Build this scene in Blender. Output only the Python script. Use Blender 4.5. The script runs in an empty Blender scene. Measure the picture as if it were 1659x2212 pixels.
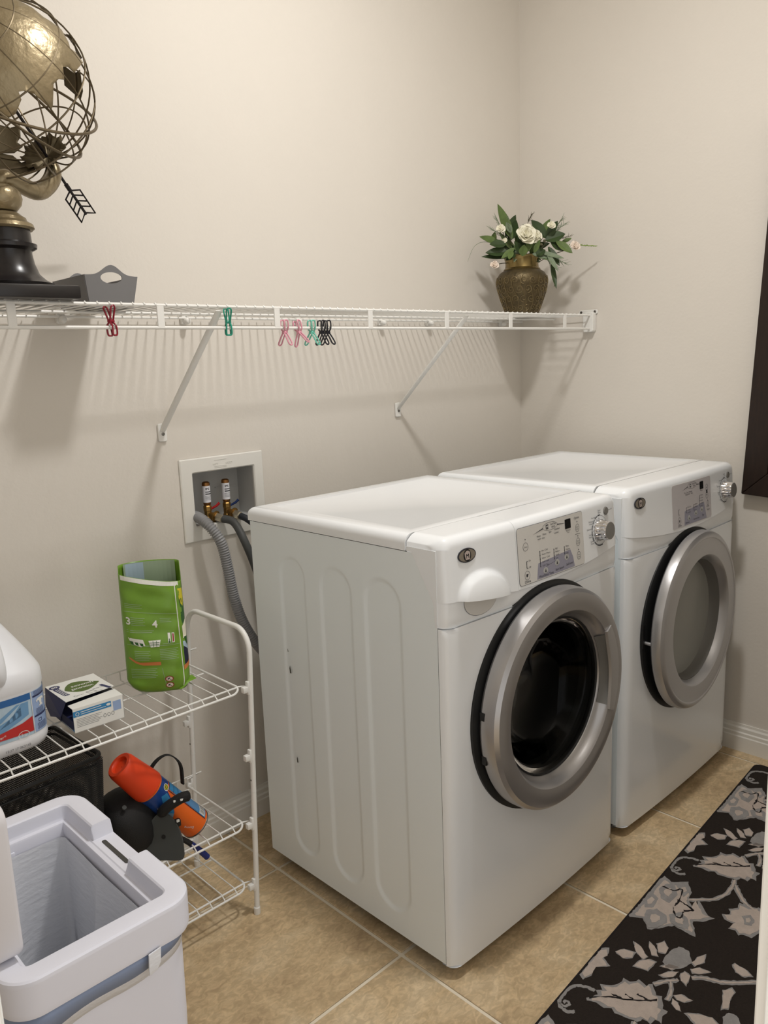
import bpy, bmesh, math, random
from mathutils import Vector, Matrix
random.seed(7)
scene = bpy.context.scene
COL = scene.collection
PI = math.pi

# ------------------------------------------------------------------ camera, world, light, exposure
cam = bpy.data.cameras.new('camera')
cam_o = bpy.data.objects.new('camera', cam); COL.objects.link(cam_o)
cam_o.location = (-0.4516, -1.935, 1.3745)
cam_o.rotation_euler = (math.radians(79.321), math.radians(2.14), math.radians(-44.324))
cam.sensor_fit = 'VERTICAL'; cam.sensor_height = 24.0
cam.lens = 1720.6 / 2212 * 24.0
cam.clip_start = 0.02
scene.camera = cam_o

world = bpy.data.worlds.new('hall_light'); scene.world = world
world.use_nodes = True
world.node_tree.nodes['Background'].inputs[0].default_value = (1.0, 0.985, 0.96, 1)
world.node_tree.nodes['Background'].inputs[1].default_value = 1.05

LAMP = (0.88, -1.10, 2.975)
lamp = bpy.data.lights.new('ceiling_lamp_bulb', 'AREA')
lamp.shape = 'DISK'; lamp.size = 0.20
lamp.energy = 26; lamp.color = (1.0, 0.98, 0.95)
lamp_o = bpy.data.objects.new('ceiling_lamp_bulb', lamp); COL.objects.link(lamp_o)
lamp_o.location = LAMP

jamb_fill = bpy.data.lights.new('jamb_fill_light', 'POINT')  # unseen fill light beyond the doorway, added to brighten the door jamb
jamb_fill.shadow_soft_size = 0.12; jamb_fill.energy = 120; jamb_fill.color = (1.0, 0.98, 0.95)
jamb_fill_o = bpy.data.objects.new('jamb_fill_light', jamb_fill); COL.objects.link(jamb_fill_o)
jamb_fill_o.location = (-1.90, -2.10, 2.10)

vs = scene.view_settings
vs.view_transform = 'Standard'; vs.look = 'None'; vs.gamma = 1.0; vs.use_curve_mapping = False
vs.exposure = 0.0

# ------------------------------------------------------------------ materials
def lin(c):
    return tuple(((v / 255) / 12.92 if v <= 10 else (((v / 255) + .055) / 1.055) ** 2.4) for v in c)
def mat(name, rgb, rough=.5, metal=0.0, bump=0.0, bscale=200.0, var=0.0, vscale=8.0, trans=0.0, ior=1.45,
        coat=0.0, stretch=None, emit=None, sss=0.0, spec=None):
    m = bpy.data.materials.new(name); m.use_nodes = True
    nt = m.node_tree; b = nt.nodes['Principled BSDF']
    c = lin(rgb)
    b.inputs['Base Color'].default_value = (*c, 1)
    b.inputs['Roughness'].default_value = rough; b.inputs['Metallic'].default_value = metal
    b.inputs['IOR'].default_value = ior
    if spec is not None: b.inputs['Specular IOR Level'].default_value = spec
    if trans: b.inputs['Transmission Weight'].default_value = trans
    if coat: b.inputs['Coat Weight'].default_value = coat; b.inputs['Coat Roughness'].default_value = .1
    if emit: b.inputs['Emission Color'].default_value = (*emit[:3], 1); b.inputs['Emission Strength'].default_value = emit[3]
    if bump or var:
        tc = nt.nodes.new('ShaderNodeTexCoord'); src = tc.outputs['Object']
        if stretch:
            mp = nt.nodes.new('ShaderNodeMapping'); mp.inputs['Scale'].default_value = stretch
            nt.links.new(src, mp.inputs[0]); src = mp.outputs[0]
    if bump:
        n = nt.nodes.new('ShaderNodeTexNoise'); n.inputs['Scale'].default_value = bscale; n.inputs['Detail'].default_value = 3
        nt.links.new(src, n.inputs['Vector'])
        bp = nt.nodes.new('ShaderNodeBump'); bp.inputs['Strength'].default_value = bump; bp.inputs['Distance'].default_value = .002
        nt.links.new(n.outputs['Fac'], bp.inputs['Height']); nt.links.new(bp.outputs[0], b.inputs['Normal'])
    if var:
        n = nt.nodes.new('ShaderNodeTexNoise'); n.inputs['Scale'].default_value = vscale; n.inputs['Detail'].default_value = 6
        n.inputs['Roughness'].default_value = .65
        nt.links.new(src, n.inputs['Vector'])
        r = nt.nodes.new('ShaderNodeValToRGB')
        r.color_ramp.elements[0].position = .3; r.color_ramp.elements[1].position = .7
        r.color_ramp.elements[0].color = (*[max(0, v * (1 - var)) for v in c], 1)
        r.color_ramp.elements[1].color = (*[min(1, v * (1 + var)) for v in c], 1)
        nt.links.new(n.outputs['Fac'], r.inputs[0]); nt.links.new(r.outputs[0], b.inputs['Base Color'])
    return m

M = {}
M['wall'] = mat('wall_paint', (220, 214, 205), .75, bump=.25, bscale=90, var=.012, vscale=3)
M['ceiling'] = mat('ceiling_paint', (236, 231, 222), .9)
M['trim'] = mat('trim_paint', (232, 229, 222), .4)
M['jamb'] = mat('door_paint', (236, 236, 232), .4)
M['grout'] = mat('grout', (232, 222, 202), .9, bump=.3, bscale=300)
M['white'] = mat('appliance_white', (242, 245, 248), .22, coat=.3)
M['sidewhite'] = mat('painted_steel_white', (236, 243, 246), .38, bump=.03, bscale=900)
M['seam'] = mat('seam_shadow_gap', (70, 68, 64), .8)
M['silver'] = mat('silver_paint', (172, 170, 170), .3, metal=.75)
M['silver2'] = mat('silver_paint_pale', (184, 183, 184), .33, metal=.7)
M['chrome'] = mat('chrome', (225, 225, 228), .09, metal=1)
M['black'] = mat('black_plastic', (16, 16, 17), .45)
M['gasket'] = mat('rubber_gasket', (30, 31, 32), .5)
M['dark'] = mat('drum_dark', (30, 30, 29), .5)
M['hole'] = mat('drum_hole_rim', (96, 93, 88), .5)
M['grayplastic'] = mat('grey_plastic', (120, 118, 114), .4)
M['glass'] = mat('door_glass', (104, 106, 106), .03, trans=1.0, ior=1.16)
M['smoke'] = mat('door_glass_smoked', (214, 214, 208), .08, trans=.62, ior=1.2)
M['overlay'] = mat('control_overlay', (214, 212, 208), .45)
M['overlay2'] = mat('control_overlay_lilac', (196, 192, 194), .45)
M['lilac'] = mat('control_print_lilac', (150, 149, 164), .5)
M['ink'] = mat('ink_dark', (52, 52, 58), .6)
M['inkgray'] = mat('ink_grey', (110, 110, 114), .6)
M['button'] = mat('button_white', (238, 238, 235), .4)
M['badge'] = mat('badge_taupe', (150, 142, 130), .3, metal=.5)
M['crest'] = mat('badge_crest', (214, 200, 196), .3, metal=.5)
M['wire'] = mat('white_vinyl_wire', (233, 232, 228), .35)
M['steel'] = mat('screw_steel', (120, 118, 114), .35, metal=1)
M['pvc'] = mat('outlet_box_plastic', (228, 226, 220), .45)
M['boxin'] = mat('outlet_box_inside', (176, 176, 174), .5)
M['copper'] = mat('copper_tube', (138, 98, 58), .38, metal=.9, var=.2, vscale=60)
M['brass'] = mat('brass_valve', (150, 118, 66), .4, metal=.9, var=.2, vscale=60)
M['nickel'] = mat('hose_nut', (188, 180, 160), .3, metal=.8)
M['label'] = mat('paper_label', (226, 226, 232), .6)
M['redp'] = mat('red_plastic', (170, 26, 30), .4)
M['bluep'] = mat('blue_plastic', (16, 42, 92), .4)
M['hosegray'] = mat('grey_corrugated_hose', (140, 140, 142), .5)
M['hosedark'] = mat('grey_rubber_hose', (74, 76, 76), .55)
M['hoseblack'] = mat('black_rubber_hose', (40, 44, 52), .5)
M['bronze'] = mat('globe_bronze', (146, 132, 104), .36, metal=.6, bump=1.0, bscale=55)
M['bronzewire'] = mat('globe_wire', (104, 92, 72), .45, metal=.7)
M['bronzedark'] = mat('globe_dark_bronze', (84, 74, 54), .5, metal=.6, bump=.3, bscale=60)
M['ebony'] = mat('black_lacquer', (34, 31, 31), .28)
M['iron'] = mat('arrow_iron', (38, 33, 34), .5, metal=.4)
M['felt'] = mat('grey_felt_plastic', (124, 123, 124), .7)
M['vase'] = mat('antique_brass', (92, 80, 56), .45, metal=.6, bump=.6, bscale=140, var=.35, vscale=40)
M['vasegold'] = mat('polished_brass', (138, 120, 78), .25, metal=.9)
M['relief'] = mat('brass_relief', (128, 114, 84), .35, metal=.8)
M['leafdark'] = mat('leaf_dark', (52, 70, 36), .45, var=.3, vscale=30)
M['leafmid'] = mat('leaf_mid', (92, 112, 60), .5, var=.3, vscale=30)
M['leafgray'] = mat('leaf_sage', (118, 132, 106), .6, var=.2, vscale=30)
M['stem'] = mat('stem_brown', (84, 80, 58), .7)
M['petal'] = mat('petal_cream', (238, 234, 214), .6)
M['petalpink'] = mat('petal_blush', (236, 222, 208), .6)
M['spike'] = mat('spike_green', (138, 160, 88), .6)
M['rug'] = mat('rug_dark_pile', (46, 40, 36), .95, bump=.8, bscale=700, var=.15, vscale=200, spec=.15)
M['ruglight'] = mat('rug_taupe_pile', (190, 176, 166), .95, bump=.8, bscale=700, var=.10, vscale=45, spec=.15)
M['ruggray'] = mat('rug_grey_pile', (150, 147, 145), .95, bump=.8, bscale=700, var=.12, vscale=60, spec=.15)
M['rugline'] = mat('rug_black_line', (38, 34, 34), .95, spec=.15)
M['wood'] = mat('espresso_wood', (34, 20, 13), .45, var=.35, vscale=14, stretch=(8, 8, 1))
M['mirror'] = mat('frame_panel_dark', (18, 12, 10), .4)
M['hamper'] = mat('hamper_plastic', (224, 225, 236), .4)
M['hamperlid'] = mat('hamper_lid_plastic', (216, 213, 216), .45)
M['liner'] = mat('white_bag_liner', (222, 224, 230), .3, bump=.7, bscale=34, stretch=(1, 1, 3.2))
M['bluedraw'] = mat('blue_drawstring_band', (128, 142, 170), .45)
M['mesh'] = mat('black_steel_mesh', (24, 24, 24), .4, metal=.3)
M['jug'] = mat('jug_plastic', (228, 229, 233), .42)
M['jugblue'] = mat('jug_print_blue', (44, 98, 160), .45)
M['jugsky'] = mat('jug_print_sky', (178, 200, 216), .45, var=.14, vscale=16, stretch=(1, 1, .6))
M['jugswirl'] = mat('jug_print_swirl', (112, 156, 196), .45)
M['jugred'] = mat('jug_print_red', (190, 46, 44), .45)
M['jugpale'] = mat('jug_print_pale_blue', (150, 172, 210), .45)
M['navy'] = mat('carton_navy', (46, 50, 92), .5)
M['carton'] = mat('carton_white', (234, 234, 230), .55)
M['cartonblue'] = mat('carton_blue', (52, 132, 186), .5)
M['cartongreen'] = mat('carton_leaf_green', (84, 106, 42), .5, var=.12, vscale=40)
M['bag'] = mat('pouch_green', (112, 152, 48), .36, bump=.15, bscale=25, var=.08, vscale=20)
M['bagdark'] = mat('pouch_dark_green', (44, 92, 40), .4)
M['bagwhite'] = mat('pouch_white', (232, 232, 224), .4)
M['bagyellow'] = mat('pouch_yellow', (212, 200, 50), .4)
M['bagpale'] = mat('pouch_inside_green', (158, 176, 150), .4)  # pale green of the pouch inside and its fine print
M['baginblue'] = mat('pouch_inside_blue', (172, 192, 208), .4)
M['bagorange'] = mat('pouch_orange', (206, 124, 70), .45)
M['bagnavy'] = mat('pouch_navy', (30, 32, 62), .4)
M['bagred'] = mat('pouch_red', (150, 46, 40), .45)
M['cap'] = mat('can_cap_orange', (224, 66, 24), .45)
M['canorange'] = mat('can_orange', (232, 104, 28), .35)
M['canblue'] = mat('can_blue', (26, 64, 132), .35)
M['canteal'] = mat('can_light_blue', (52, 128, 178), .35)
M['canpale'] = mat('can_pale_blue', (126, 160, 186), .35)
M['canwhite'] = mat('can_white_print', (228, 228, 224), .4)
M['cloth'] = mat('black_nylon', (22, 22, 23), .7, bump=.3, bscale=400)
M['panelgray'] = mat('charcoal_rubber_panel', (66, 69, 68), .7)
M['bluestrap'] = mat('blue_strap_end', (32, 44, 112), .5)
for n, c in (('cliprd', (138, 24, 44)), ('clipgn', (44, 150, 126)), ('clippk', (214, 150, 166)), ('clipaq', (112, 190, 170)), ('clipbk', (26, 26, 34))):
    M[n] = mat(n.replace('clip', 'coated_wire_'), c, .35)

def tile_material():
    m = mat('stone_look_tile', (190, 160, 122), .42)
    nt = m.node_tree; b = nt.nodes['Principled BSDF']
    g = nt.nodes.new('ShaderNodeNewGeometry')
    mp = nt.nodes.new('ShaderNodeMapping'); mp.inputs['Scale'].default_value = (1, 1.5, 1)
    nt.links.new(g.outputs['Position'], mp.inputs[0])
    n1 = nt.nodes.new('ShaderNodeTexNoise'); n1.inputs['Scale'].default_value = 5; n1.inputs['Detail'].default_value = 7
    n1.inputs['Roughness'].default_value = .65; n1.inputs['Distortion'].default_value = .6
    n2 = nt.nodes.new('ShaderNodeTexNoise'); n2.inputs['Scale'].default_value = 46; n2.inputs['Detail'].default_value = 6
    n2.inputs['Distortion'].default_value = 1.2
    for n in (n1, n2): nt.links.new(mp.outputs[0], n.inputs['Vector'])
    r1 = nt.nodes.new('ShaderNodeValToRGB'); e = r1.color_ramp.elements
    e[0].position = .3; e[0].color = (*lin((176, 152, 120)), 1); e[1].position = .72; e[1].color = (*lin((220, 200, 168)), 1)
    x = e.new(.5); x.color = (*lin((202, 178, 142)), 1)
    r2 = nt.nodes.new('ShaderNodeValToRGB'); e = r2.color_ramp.elements
    e[0].position = .4; e[0].color = (.84, .83, .80, 1); e[1].position = .68; e[1].color = (1.14, 1.13, 1.1, 1)
    nt.links.new(n1.outputs['Fac'], r1.inputs[0]); nt.links.new(n2.outputs['Fac'], r2.inputs[0])
    mx = nt.nodes.new('ShaderNodeMixRGB'); mx.blend_type = 'MULTIPLY'; mx.inputs[0].default_value = 1
    nt.links.new(r1.outputs[0], mx.inputs[1]); nt.links.new(r2.outputs[0], mx.inputs[2])
    nt.links.new(mx.outputs[0], b.inputs['Base Color'])
    bp = nt.nodes.new('ShaderNodeBump'); bp.inputs['Strength'].default_value = .15; bp.inputs['Distance'].default_value = .002
    nt.links.new(n2.outputs['Fac'], bp.inputs['Height']); nt.links.new(bp.outputs[0], b.inputs['Normal'])
    return m
M['tile'] = tile_material()

# ------------------------------------------------------------------ mesh helpers
class MB:
    def __init__(s): s.v = []; s.f = []
    def add(s, vs, fs):
        o = len(s.v); s.v += [tuple(v) for v in vs]; s.f += [tuple(i + o for i in f) for f in fs]; return s
    def box(s, a, b):
        (x0, y0, z0), (x1, y1, z1) = a, b
        return s.add([(x0,y0,z0),(x1,y0,z0),(x1,y1,z0),(x0,y1,z0),(x0,y0,z1),(x1,y0,z1),(x1,y1,z1),(x0,y1,z1)],
                     [(0,3,2,1),(4,5,6,7),(0,1,5,4),(1,2,6,5),(2,3,7,6),(3,0,4,7)])
    def cbox(s, c, d):
        return s.box([c[i] - d[i] / 2 for i in range(3)], [c[i] + d[i] / 2 for i in range(3)])
    def tube(s, pts, r, seg=8, closed=False, caps=True):
        pts = [Vector(p) for p in pts]; n = len(pts)
        rs = r if isinstance(r, (list, tuple)) else [r] * n
        tang = []
        for i in range(n):
            if closed: t = pts[(i + 1) % n] - pts[i - 1]
            else: t = pts[min(i + 1, n - 1)] - pts[max(i - 1, 0)]
            tang.append(t.normalized() if t.length > 1e-9 else Vector((0, 0, 1)))
        t0 = tang[0]; nrm = t0.orthogonal().normalized(); vs = []
        prev = t0
        for i in range(n):
            q = prev.rotation_difference(tang[i]); nrm = (q @ nrm); nrm = (nrm - tang[i] * nrm.dot(tang[i])).normalized(); prev = tang[i]
            bi = tang[i].cross(nrm)
            for k in range(seg):
                a = 2 * PI * k / seg
                vs.append(pts[i] + (nrm * math.cos(a) + bi * math.sin(a)) * rs[i])
        fs = []
        m = n if closed else n - 1
        for i in range(m):
            j = (i + 1) % n
            for k in range(seg):
                l = (k + 1) % seg
                fs.append((i * seg + k, i * seg + l, j * seg + l, j * seg + k))
        if not closed and caps:
            fs.append(tuple(range(seg - 1, -1, -1))); fs.append(tuple((n - 1) * seg + k for k in range(seg)))
        return s.add(vs, fs)
    def lathe(s, prof, seg=48, mtx=None, capa=False, capb=False):
        mtx = mtx or Matrix(); vs = []; fs = []
        for r, z in prof:
            for k in range(seg):
                a = 2 * PI * k / seg; vs.append(mtx @ Vector((r * math.cos(a), r * math.sin(a), z)))
        for i in range(len(prof) - 1):
            for k in range(seg):
                l = (k + 1) % seg; fs.append((i * seg + k, i * seg + l, (i + 1) * seg + l, (i + 1) * seg + k))
        if capa: fs.append(tuple(range(seg - 1, -1, -1)))
        if capb: fs.append(tuple((len(prof) - 1) * seg + k for k in range(seg)))
        return s.add(vs, fs)
    def loft(s, rings, capa=True, capb=True, closed=True):
        n = len(rings[0]); vs = [v for r in rings for v in r]; fs = []
        for i in range(len(rings) - 1):
            for k in range(n if closed else n - 1):
                l = (k + 1) % n; fs.append((i * n + k, i * n + l, (i + 1) * n + l, (i + 1) * n + k))
        if capa: fs.append(tuple(range(n - 1, -1, -1)))
        if capb: fs.append(tuple((len(rings) - 1) * n + k for k in range(n)))
        return s.add(vs, fs)
    def prism(s, poly, mapf, d0, d1):
        n = len(poly)
        vs = [mapf(u, v, d0) for u, v in poly] + [mapf(u, v, d1) for u, v in poly]
        fs = [tuple(range(n - 1, -1, -1)), tuple(range(n, 2 * n))] + [(i, (i + 1) % n, (i + 1) % n + n, i + n) for i in range(n)]
        return s.add(vs, fs)
    def grid(s, nu, nv, f, wrap=False):
        vs = [f(i, j) for i in range(nu) for j in range(nv)]
        fs = [(i * nv + j, (i + 1) * nv + j, (i + 1) * nv + j + 1, i * nv + j + 1) for i in range(nu - 1) for j in range(nv - 1)]
        return s.add(vs, fs)
    def join(s, other): return s.add(other.v, other.f)
    def build(s, name, m, parent=None, smooth=True, angle=35, bevel=0.0, bseg=2, fix=True, loc=None):
        me = bpy.data.meshes.new(name); me.from_pydata(s.v, [], s.f)
        if fix or smooth or bevel:
            bm = bmesh.new(); bm.from_mesh(me)
            if fix: bmesh.ops.recalc_face_normals(bm, faces=bm.faces)
            if bevel:
                ed = [e for e in bm.edges if len(e.link_faces) == 2 and e.calc_face_angle(0) > .5]
                bmesh.ops.bevel(bm, geom=ed, offset=bevel, segments=bseg, profile=.5, affect='EDGES', clamp_overlap=True)
            for f in bm.faces: f.smooth = smooth
            if smooth:
                for e in bm.edges:
                    e.smooth = not (len(e.link_faces) == 2 and e.calc_face_angle(0) > math.radians(angle))
            bm.to_mesh(me); bm.free()
        me.materials.append(m if not isinstance(m, str) else M[m])
        o = bpy.data.objects.new(name, me); COL.objects.link(o)
        if parent: o.parent = parent
        if loc: o.location = loc
        return o

def empty(name, loc=(0, 0, 0), rot=(0, 0, 0)):
    o = bpy.data.objects.new(name, None); COL.objects.link(o); o.location = loc; o.rotation_euler = rot
    o.empty_display_size = .05; return o
def tag(o, label, cat, group=None):
    o['label'] = label; o['category'] = cat
    if group: o['group'] = group
    return o
def struct(o, label=None):
    o['kind'] = 'structure'
    if label: o['label'] = label
    return o
def dup(src, parent, loc=None, name=None):
    o = src.copy(); COL.objects.link(o); o.parent = parent
    if loc: o.location = loc
    return o
def arc(c, r, a0, a1, n, f=lambda u, v: (u, v)):
    return [f(c[0] + r * math.cos(a0 + (a1 - a0) * i / n), c[1] + r * math.sin(a0 + (a1 - a0) * i / n)) for i in range(n + 1)]
def smooth_path(pts, n=8, closed=False):
    P = [Vector(p) for p in pts]; out = []; N = len(P)
    for i in range(N if closed else N - 1):
        if closed: a, b, c, d = P[i - 1], P[i], P[(i + 1) % N], P[(i + 2) % N]
        else: a, b, c, d = P[max(i - 1, 0)], P[i], P[i + 1], P[min(i + 2, N - 1)]
        for k in range(n):
            t = k / n
            out.append(.5 * ((2 * b) + (c - a) * t + (2 * a - 5 * b + 4 * c - d) * t * t + (3 * b - a - 3 * c + d) * t ** 3))
    if not closed: out.append(P[-1])
    return out
def rrect(x0, y0, x1, y1, r, n=6):
    out = []
    for cx, cy, a in ((x1 - r, y1 - r, 0), (x0 + r, y1 - r, PI / 2), (x0 + r, y0 + r, PI), (x1 - r, y0 + r, 1.5 * PI)):
        out += [(cx + r * math.cos(a + PI / 2 * i / n), cy + r * math.sin(a + PI / 2 * i / n)) for i in range(n + 1)]
    return out
def ell(cx, cy, a, b, n=28): return [(cx + a * math.cos(2 * PI * i / n), cy + b * math.sin(2 * PI * i / n)) for i in range(n)]
def line2(pts, w):
    """a 2D stroke as polygons"""
    out = []
    for (x0, y0), (x1, y1) in zip(pts[:-1], pts[1:]):
        l = math.hypot(x1 - x0, y1 - y0) or 1; nx, ny = -(y1 - y0) / l * w / 2, (x1 - x0) / l * w / 2
        out.append([(x0 + nx, y0 + ny), (x0 - nx, y0 - ny), (x1 - nx, y1 - ny), (x1 + nx, y1 + ny)])
    return out

class Flat:
    """flat print: polygons in a 2D sheet, cut along u so that it follows a curved surface"""
    def __init__(s): s.bm = bmesh.new()
    def poly(s, pts):
        vs = [s.bm.verts.new((p[0], p[1], 0)) for p in pts]
        try: s.bm.faces.new(vs)
        except ValueError: pass
        return s
    def ring(s, outer, inner):
        n = len(outer)
        a = [s.bm.verts.new((p[0], p[1], 0)) for p in outer]; b = [s.bm.verts.new((p[0], p[1], 0)) for p in inner]
        for i in range(n): s.bm.faces.new((a[i], a[(i + 1) % n], b[(i + 1) % n], b[i]))
        return s
    def stroke(s, pts, w):
        for q in line2(pts, w): s.poly(q)
        return s
    def text(s, body, x, y, size, align='LEFT', ang=0.0, sx=1.0, bold=0.0):
        cu = bpy.data.curves.new('t', 'FONT'); cu.body = body; cu.size = size; cu.align_x = align; cu.resolution_u = 2; cu.offset = bold
        ob = bpy.data.objects.new('t', cu); COL.objects.link(ob)
        dg = bpy.context.evaluated_depsgraph_get(); dg.update()
        me = ob.evaluated_get(dg).to_mesh()
        ca, sa = math.cos(ang), math.sin(ang)
        vs = [s.bm.verts.new((x + (v.co.x * sx) * ca - v.co.y * sa, y + (v.co.x * sx) * sa + v.co.y * ca, 0)) for v in me.vertices]
        for p in me.polygons:
            try: s.bm.faces.new([vs[i] for i in p.vertices])
            except ValueError: pass
        ob.evaluated_get(dg).to_mesh_clear(); bpy.data.objects.remove(ob); bpy.data.curves.remove(cu)
        return s
    def build(s, name, m, parent, mapf, step=None, vstep=None, thick=0.0):
        bm = s.bm
        big = [f for f in bm.faces if len(f.verts) > 4]
        if big: bmesh.ops.triangulate(bm, faces=big)
        for st, ax in ((step, 0), (vstep, 1)):
            if st:
                c = [v.co[ax] for v in bm.verts]; a = math.floor(min(c) / st) * st; b = max(c); no = (1, 0, 0) if ax == 0 else (0, 1, 0)
                while a < b:
                    bmesh.ops.bisect_plane(bm, geom=bm.verts[:] + bm.edges[:] + bm.faces[:], plane_co=(a, 0, 0) if ax == 0 else (0, a, 0), plane_no=no)
                    a += st
        if thick:
            bmesh.ops.recalc_face_normals(bm, faces=bm.faces)
            top = {v: v.co.copy() for v in bm.verts}
            r = bmesh.ops.extrude_face_region(bm, geom=bm.faces[:])
            for g in r['geom']:
                if isinstance(g, bmesh.types.BMVert): g.co.z = thick
        for v in bm.verts: v.co = mapf(v.co.x, v.co.y, v.co.z)
        bmesh.ops.recalc_face_normals(bm, faces=bm.faces)
        me = bpy.data.meshes.new(name); bm.to_mesh(me); bm.free()
        me.materials.append(M[m]); o = bpy.data.objects.new(name, me); COL.objects.link(o); o.parent = parent
        return o

# ------------------------------------------------------------------ the room
XR = 2.2027; XL = -0.80; YF = -1.635; YH = -1.745; ZC = 3.05; BB = 0.097
SX0, SX1, SZ0, SZ1 = .655, .905, .912, 1.121            # hole in the back wall for the outlet box
mb = MB()
mb.box((XL, 0, 0), (SX0, .12, ZC)); mb.box((SX1, 0, 0), (XR + .1, .12, ZC))
mb.box((SX0, 0, 0), (SX1, .12, SZ0)); mb.box((SX0, 0, SZ1), (SX1, .12, ZC)); mb.box((SX0, .10, SZ0), (SX1, .12, SZ1))
struct(mb.build('wall_back', 'wall', smooth=False), 'cream painted wall behind the machines')
struct(MB().box((XR, YF, 0), (XR + .1, 0, ZC)).build('wall_right', 'wall', smooth=False), 'cream painted wall at the right end')
struct(MB().box((XL - .1, YF, 0), (XL, .12, ZC)).build('wall_left', 'wall', smooth=False))
DX0, DX1, DZ = -0.405, 0.462, 2.06
mb = MB().box((XL - .1, YH, 0), (DX0 - .02, YF, ZC)).box((DX1 + .02, YH, 0), (XR + .1, YF, ZC)).box((DX0 - .02, YH, DZ + .02), (DX1 + .02, YF, ZC))
struct(mb.build('wall_front', 'wall', smooth=False))
struct(MB().box((XL - .1, YH, ZC), (XR + .1, .12, ZC + .08)).build('ceiling', 'ceiling', smooth=False))
# door jamb and casings
struct(MB().box((DX1, YH - .004, 0), (DX1 + .02, YF + .004, DZ)).build('trim_1', 'jamb', smooth=False, bevel=.002), 'white door jamb at the right edge of the picture')
struct(MB().box((DX0 - .02, YH - .004, 0), (DX0, YF + .004, DZ)).build('trim_2', 'jamb', smooth=False, bevel=.002))
struct(MB().box((DX0 - .02, YH - .004, DZ), (DX1 + .02, YF + .004, DZ + .02)).build('trim_3', 'jamb', smooth=False))
def casing(name, x0, x1, y, sgn, lab=None):
    m = MB().box((x0, min(y, y + sgn * .016), 0), (x1, max(y, y + sgn * .016), DZ + .07))
    struct(m.build(name, 'trim', smooth=False, bevel=.003), lab)
casing('trim_4', DX0 - .07, DX0 - .004, YH - .004, -1, 'cream door casing at the lower left edge')
casing('trim_5', DX1 + .004, DX1 + .07, YH - .004, -1)
casing('trim_6', DX0 - .07, DX0 - .004, YF + .004, 1)
casing('trim_7', DX1 + .012, DX1 + .08, YF + .004, 1)
# baseboards with a moulded profile
def bbprof(): return [(0, 0), (.014, 0), (.014, .052), (.0115, .056), (.0115, .066), (.008, .070), (.008, .082), (.0045, .088), (.004, BB), (0, BB)]
def baseboard(name, a, b, nrm):
    d = [Vector((*a, 0)), Vector((*b, 0))]; n = Vector((*nrm, 0))
    rings = [[p + n * (o + .0003) + Vector((0, 0, z)) for o, z in bbprof()] for p in d]
    struct(MB().loft(rings).build(name, 'trim', smooth=False))
baseboard('baseboard_back', (XL, 0), (XR, 0), (0, -1)); baseboard('baseboard_right', (XR, -.0145), (XR, YF), (-1, 0))
baseboard('baseboard_left', (XL, 0), (XL, YF), (1, 0)); baseboard('baseboard_front', (DX1 + .082, YF), (XR, YF), (0, 1))
# floor: grout bed with separate tiles
floor = struct(MB().box((XL - .1, -2.8, -.05), (XR + .1, .12, -.0035)).build('floor', 'grout', smooth=False), 'beige stone look tile floor with pale grout')
TS, TX, TY, G = .4818, .6964, -.7448, .0045
meshes = {}
for i in range(-5, 5):
    for j in range(-6, 4):
        x0, x1 = TX + i * TS + G, TX + (i + 1) * TS - G; y0, y1 = TY + j * TS + G, TY + (j + 1) * TS - G
        x0, x1 = max(x0, XL), min(x1, XR); y0, y1 = max(y0, -2.75), min(y1, 0)
        if x1 - x0 < .01 or y1 - y0 < .01: continue
        k = (round(x1 - x0, 3), round(y1 - y0, 3))
        if k not in meshes:
            o = MB().box((0, 0, -.0032), (x1 - x0, y1 - y0, 0)).build('floor_tile', 'tile', floor, smooth=False, bevel=.0014, bseg=1); meshes[k] = o.data
        else:
            o = bpy.data.objects.new('floor_tile', meshes[k]); COL.objects.link(o); o.parent = floor
        o.location = (x0, y0, 0)
# ceiling lamp
lr = empty('ceiling_lamp', (LAMP[0], LAMP[1], ZC)); tag(lr, 'small round white ceiling lamp above the room', 'lamp')
MB().lathe([(.001, -.0005), (.115, -.0005), (.115, -.012), (.11, -.02), (.112, -.07), (.106, -.07), (.106, -.03), (.001, -.03)], 32).build('canopy', 'white', lr)

# ------------------------------------------------------------------ washer and dryer
W = .686; YB = .6522; HT = 1.017; ZB = .035; DOORZ = .582
def bow(x):
    """front plan line, measured back from the foremost point (y = -.0315)"""
    u = (x - W / 2) / (W / 2); b = .008 * u * u
    r = .026; e = min(x, W - x)
    if e < r: b += (r - math.sqrt(max(r * r - (r - e) ** 2, 0))) * .9
    return b
YPK = -.0315
def fy(x): return YPK + bow(x)
XS = [0, .0015, .004, .008, .013, .019, .026] + [.026 + (W - .052) * i / 24 for i in range(1, 24)] + [W - v for v in (.026, .019, .013, .008, .004, .0015, 0)]
def cons_y(x, z):                                   # console face, leaning back a little towards the top
    return fy(x) - .002 + .010 * (z - .87) / .13
ZLOW = lambda x: .860 + .028 * ((x - W / 2) / (W / 2)) ** 2

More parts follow.
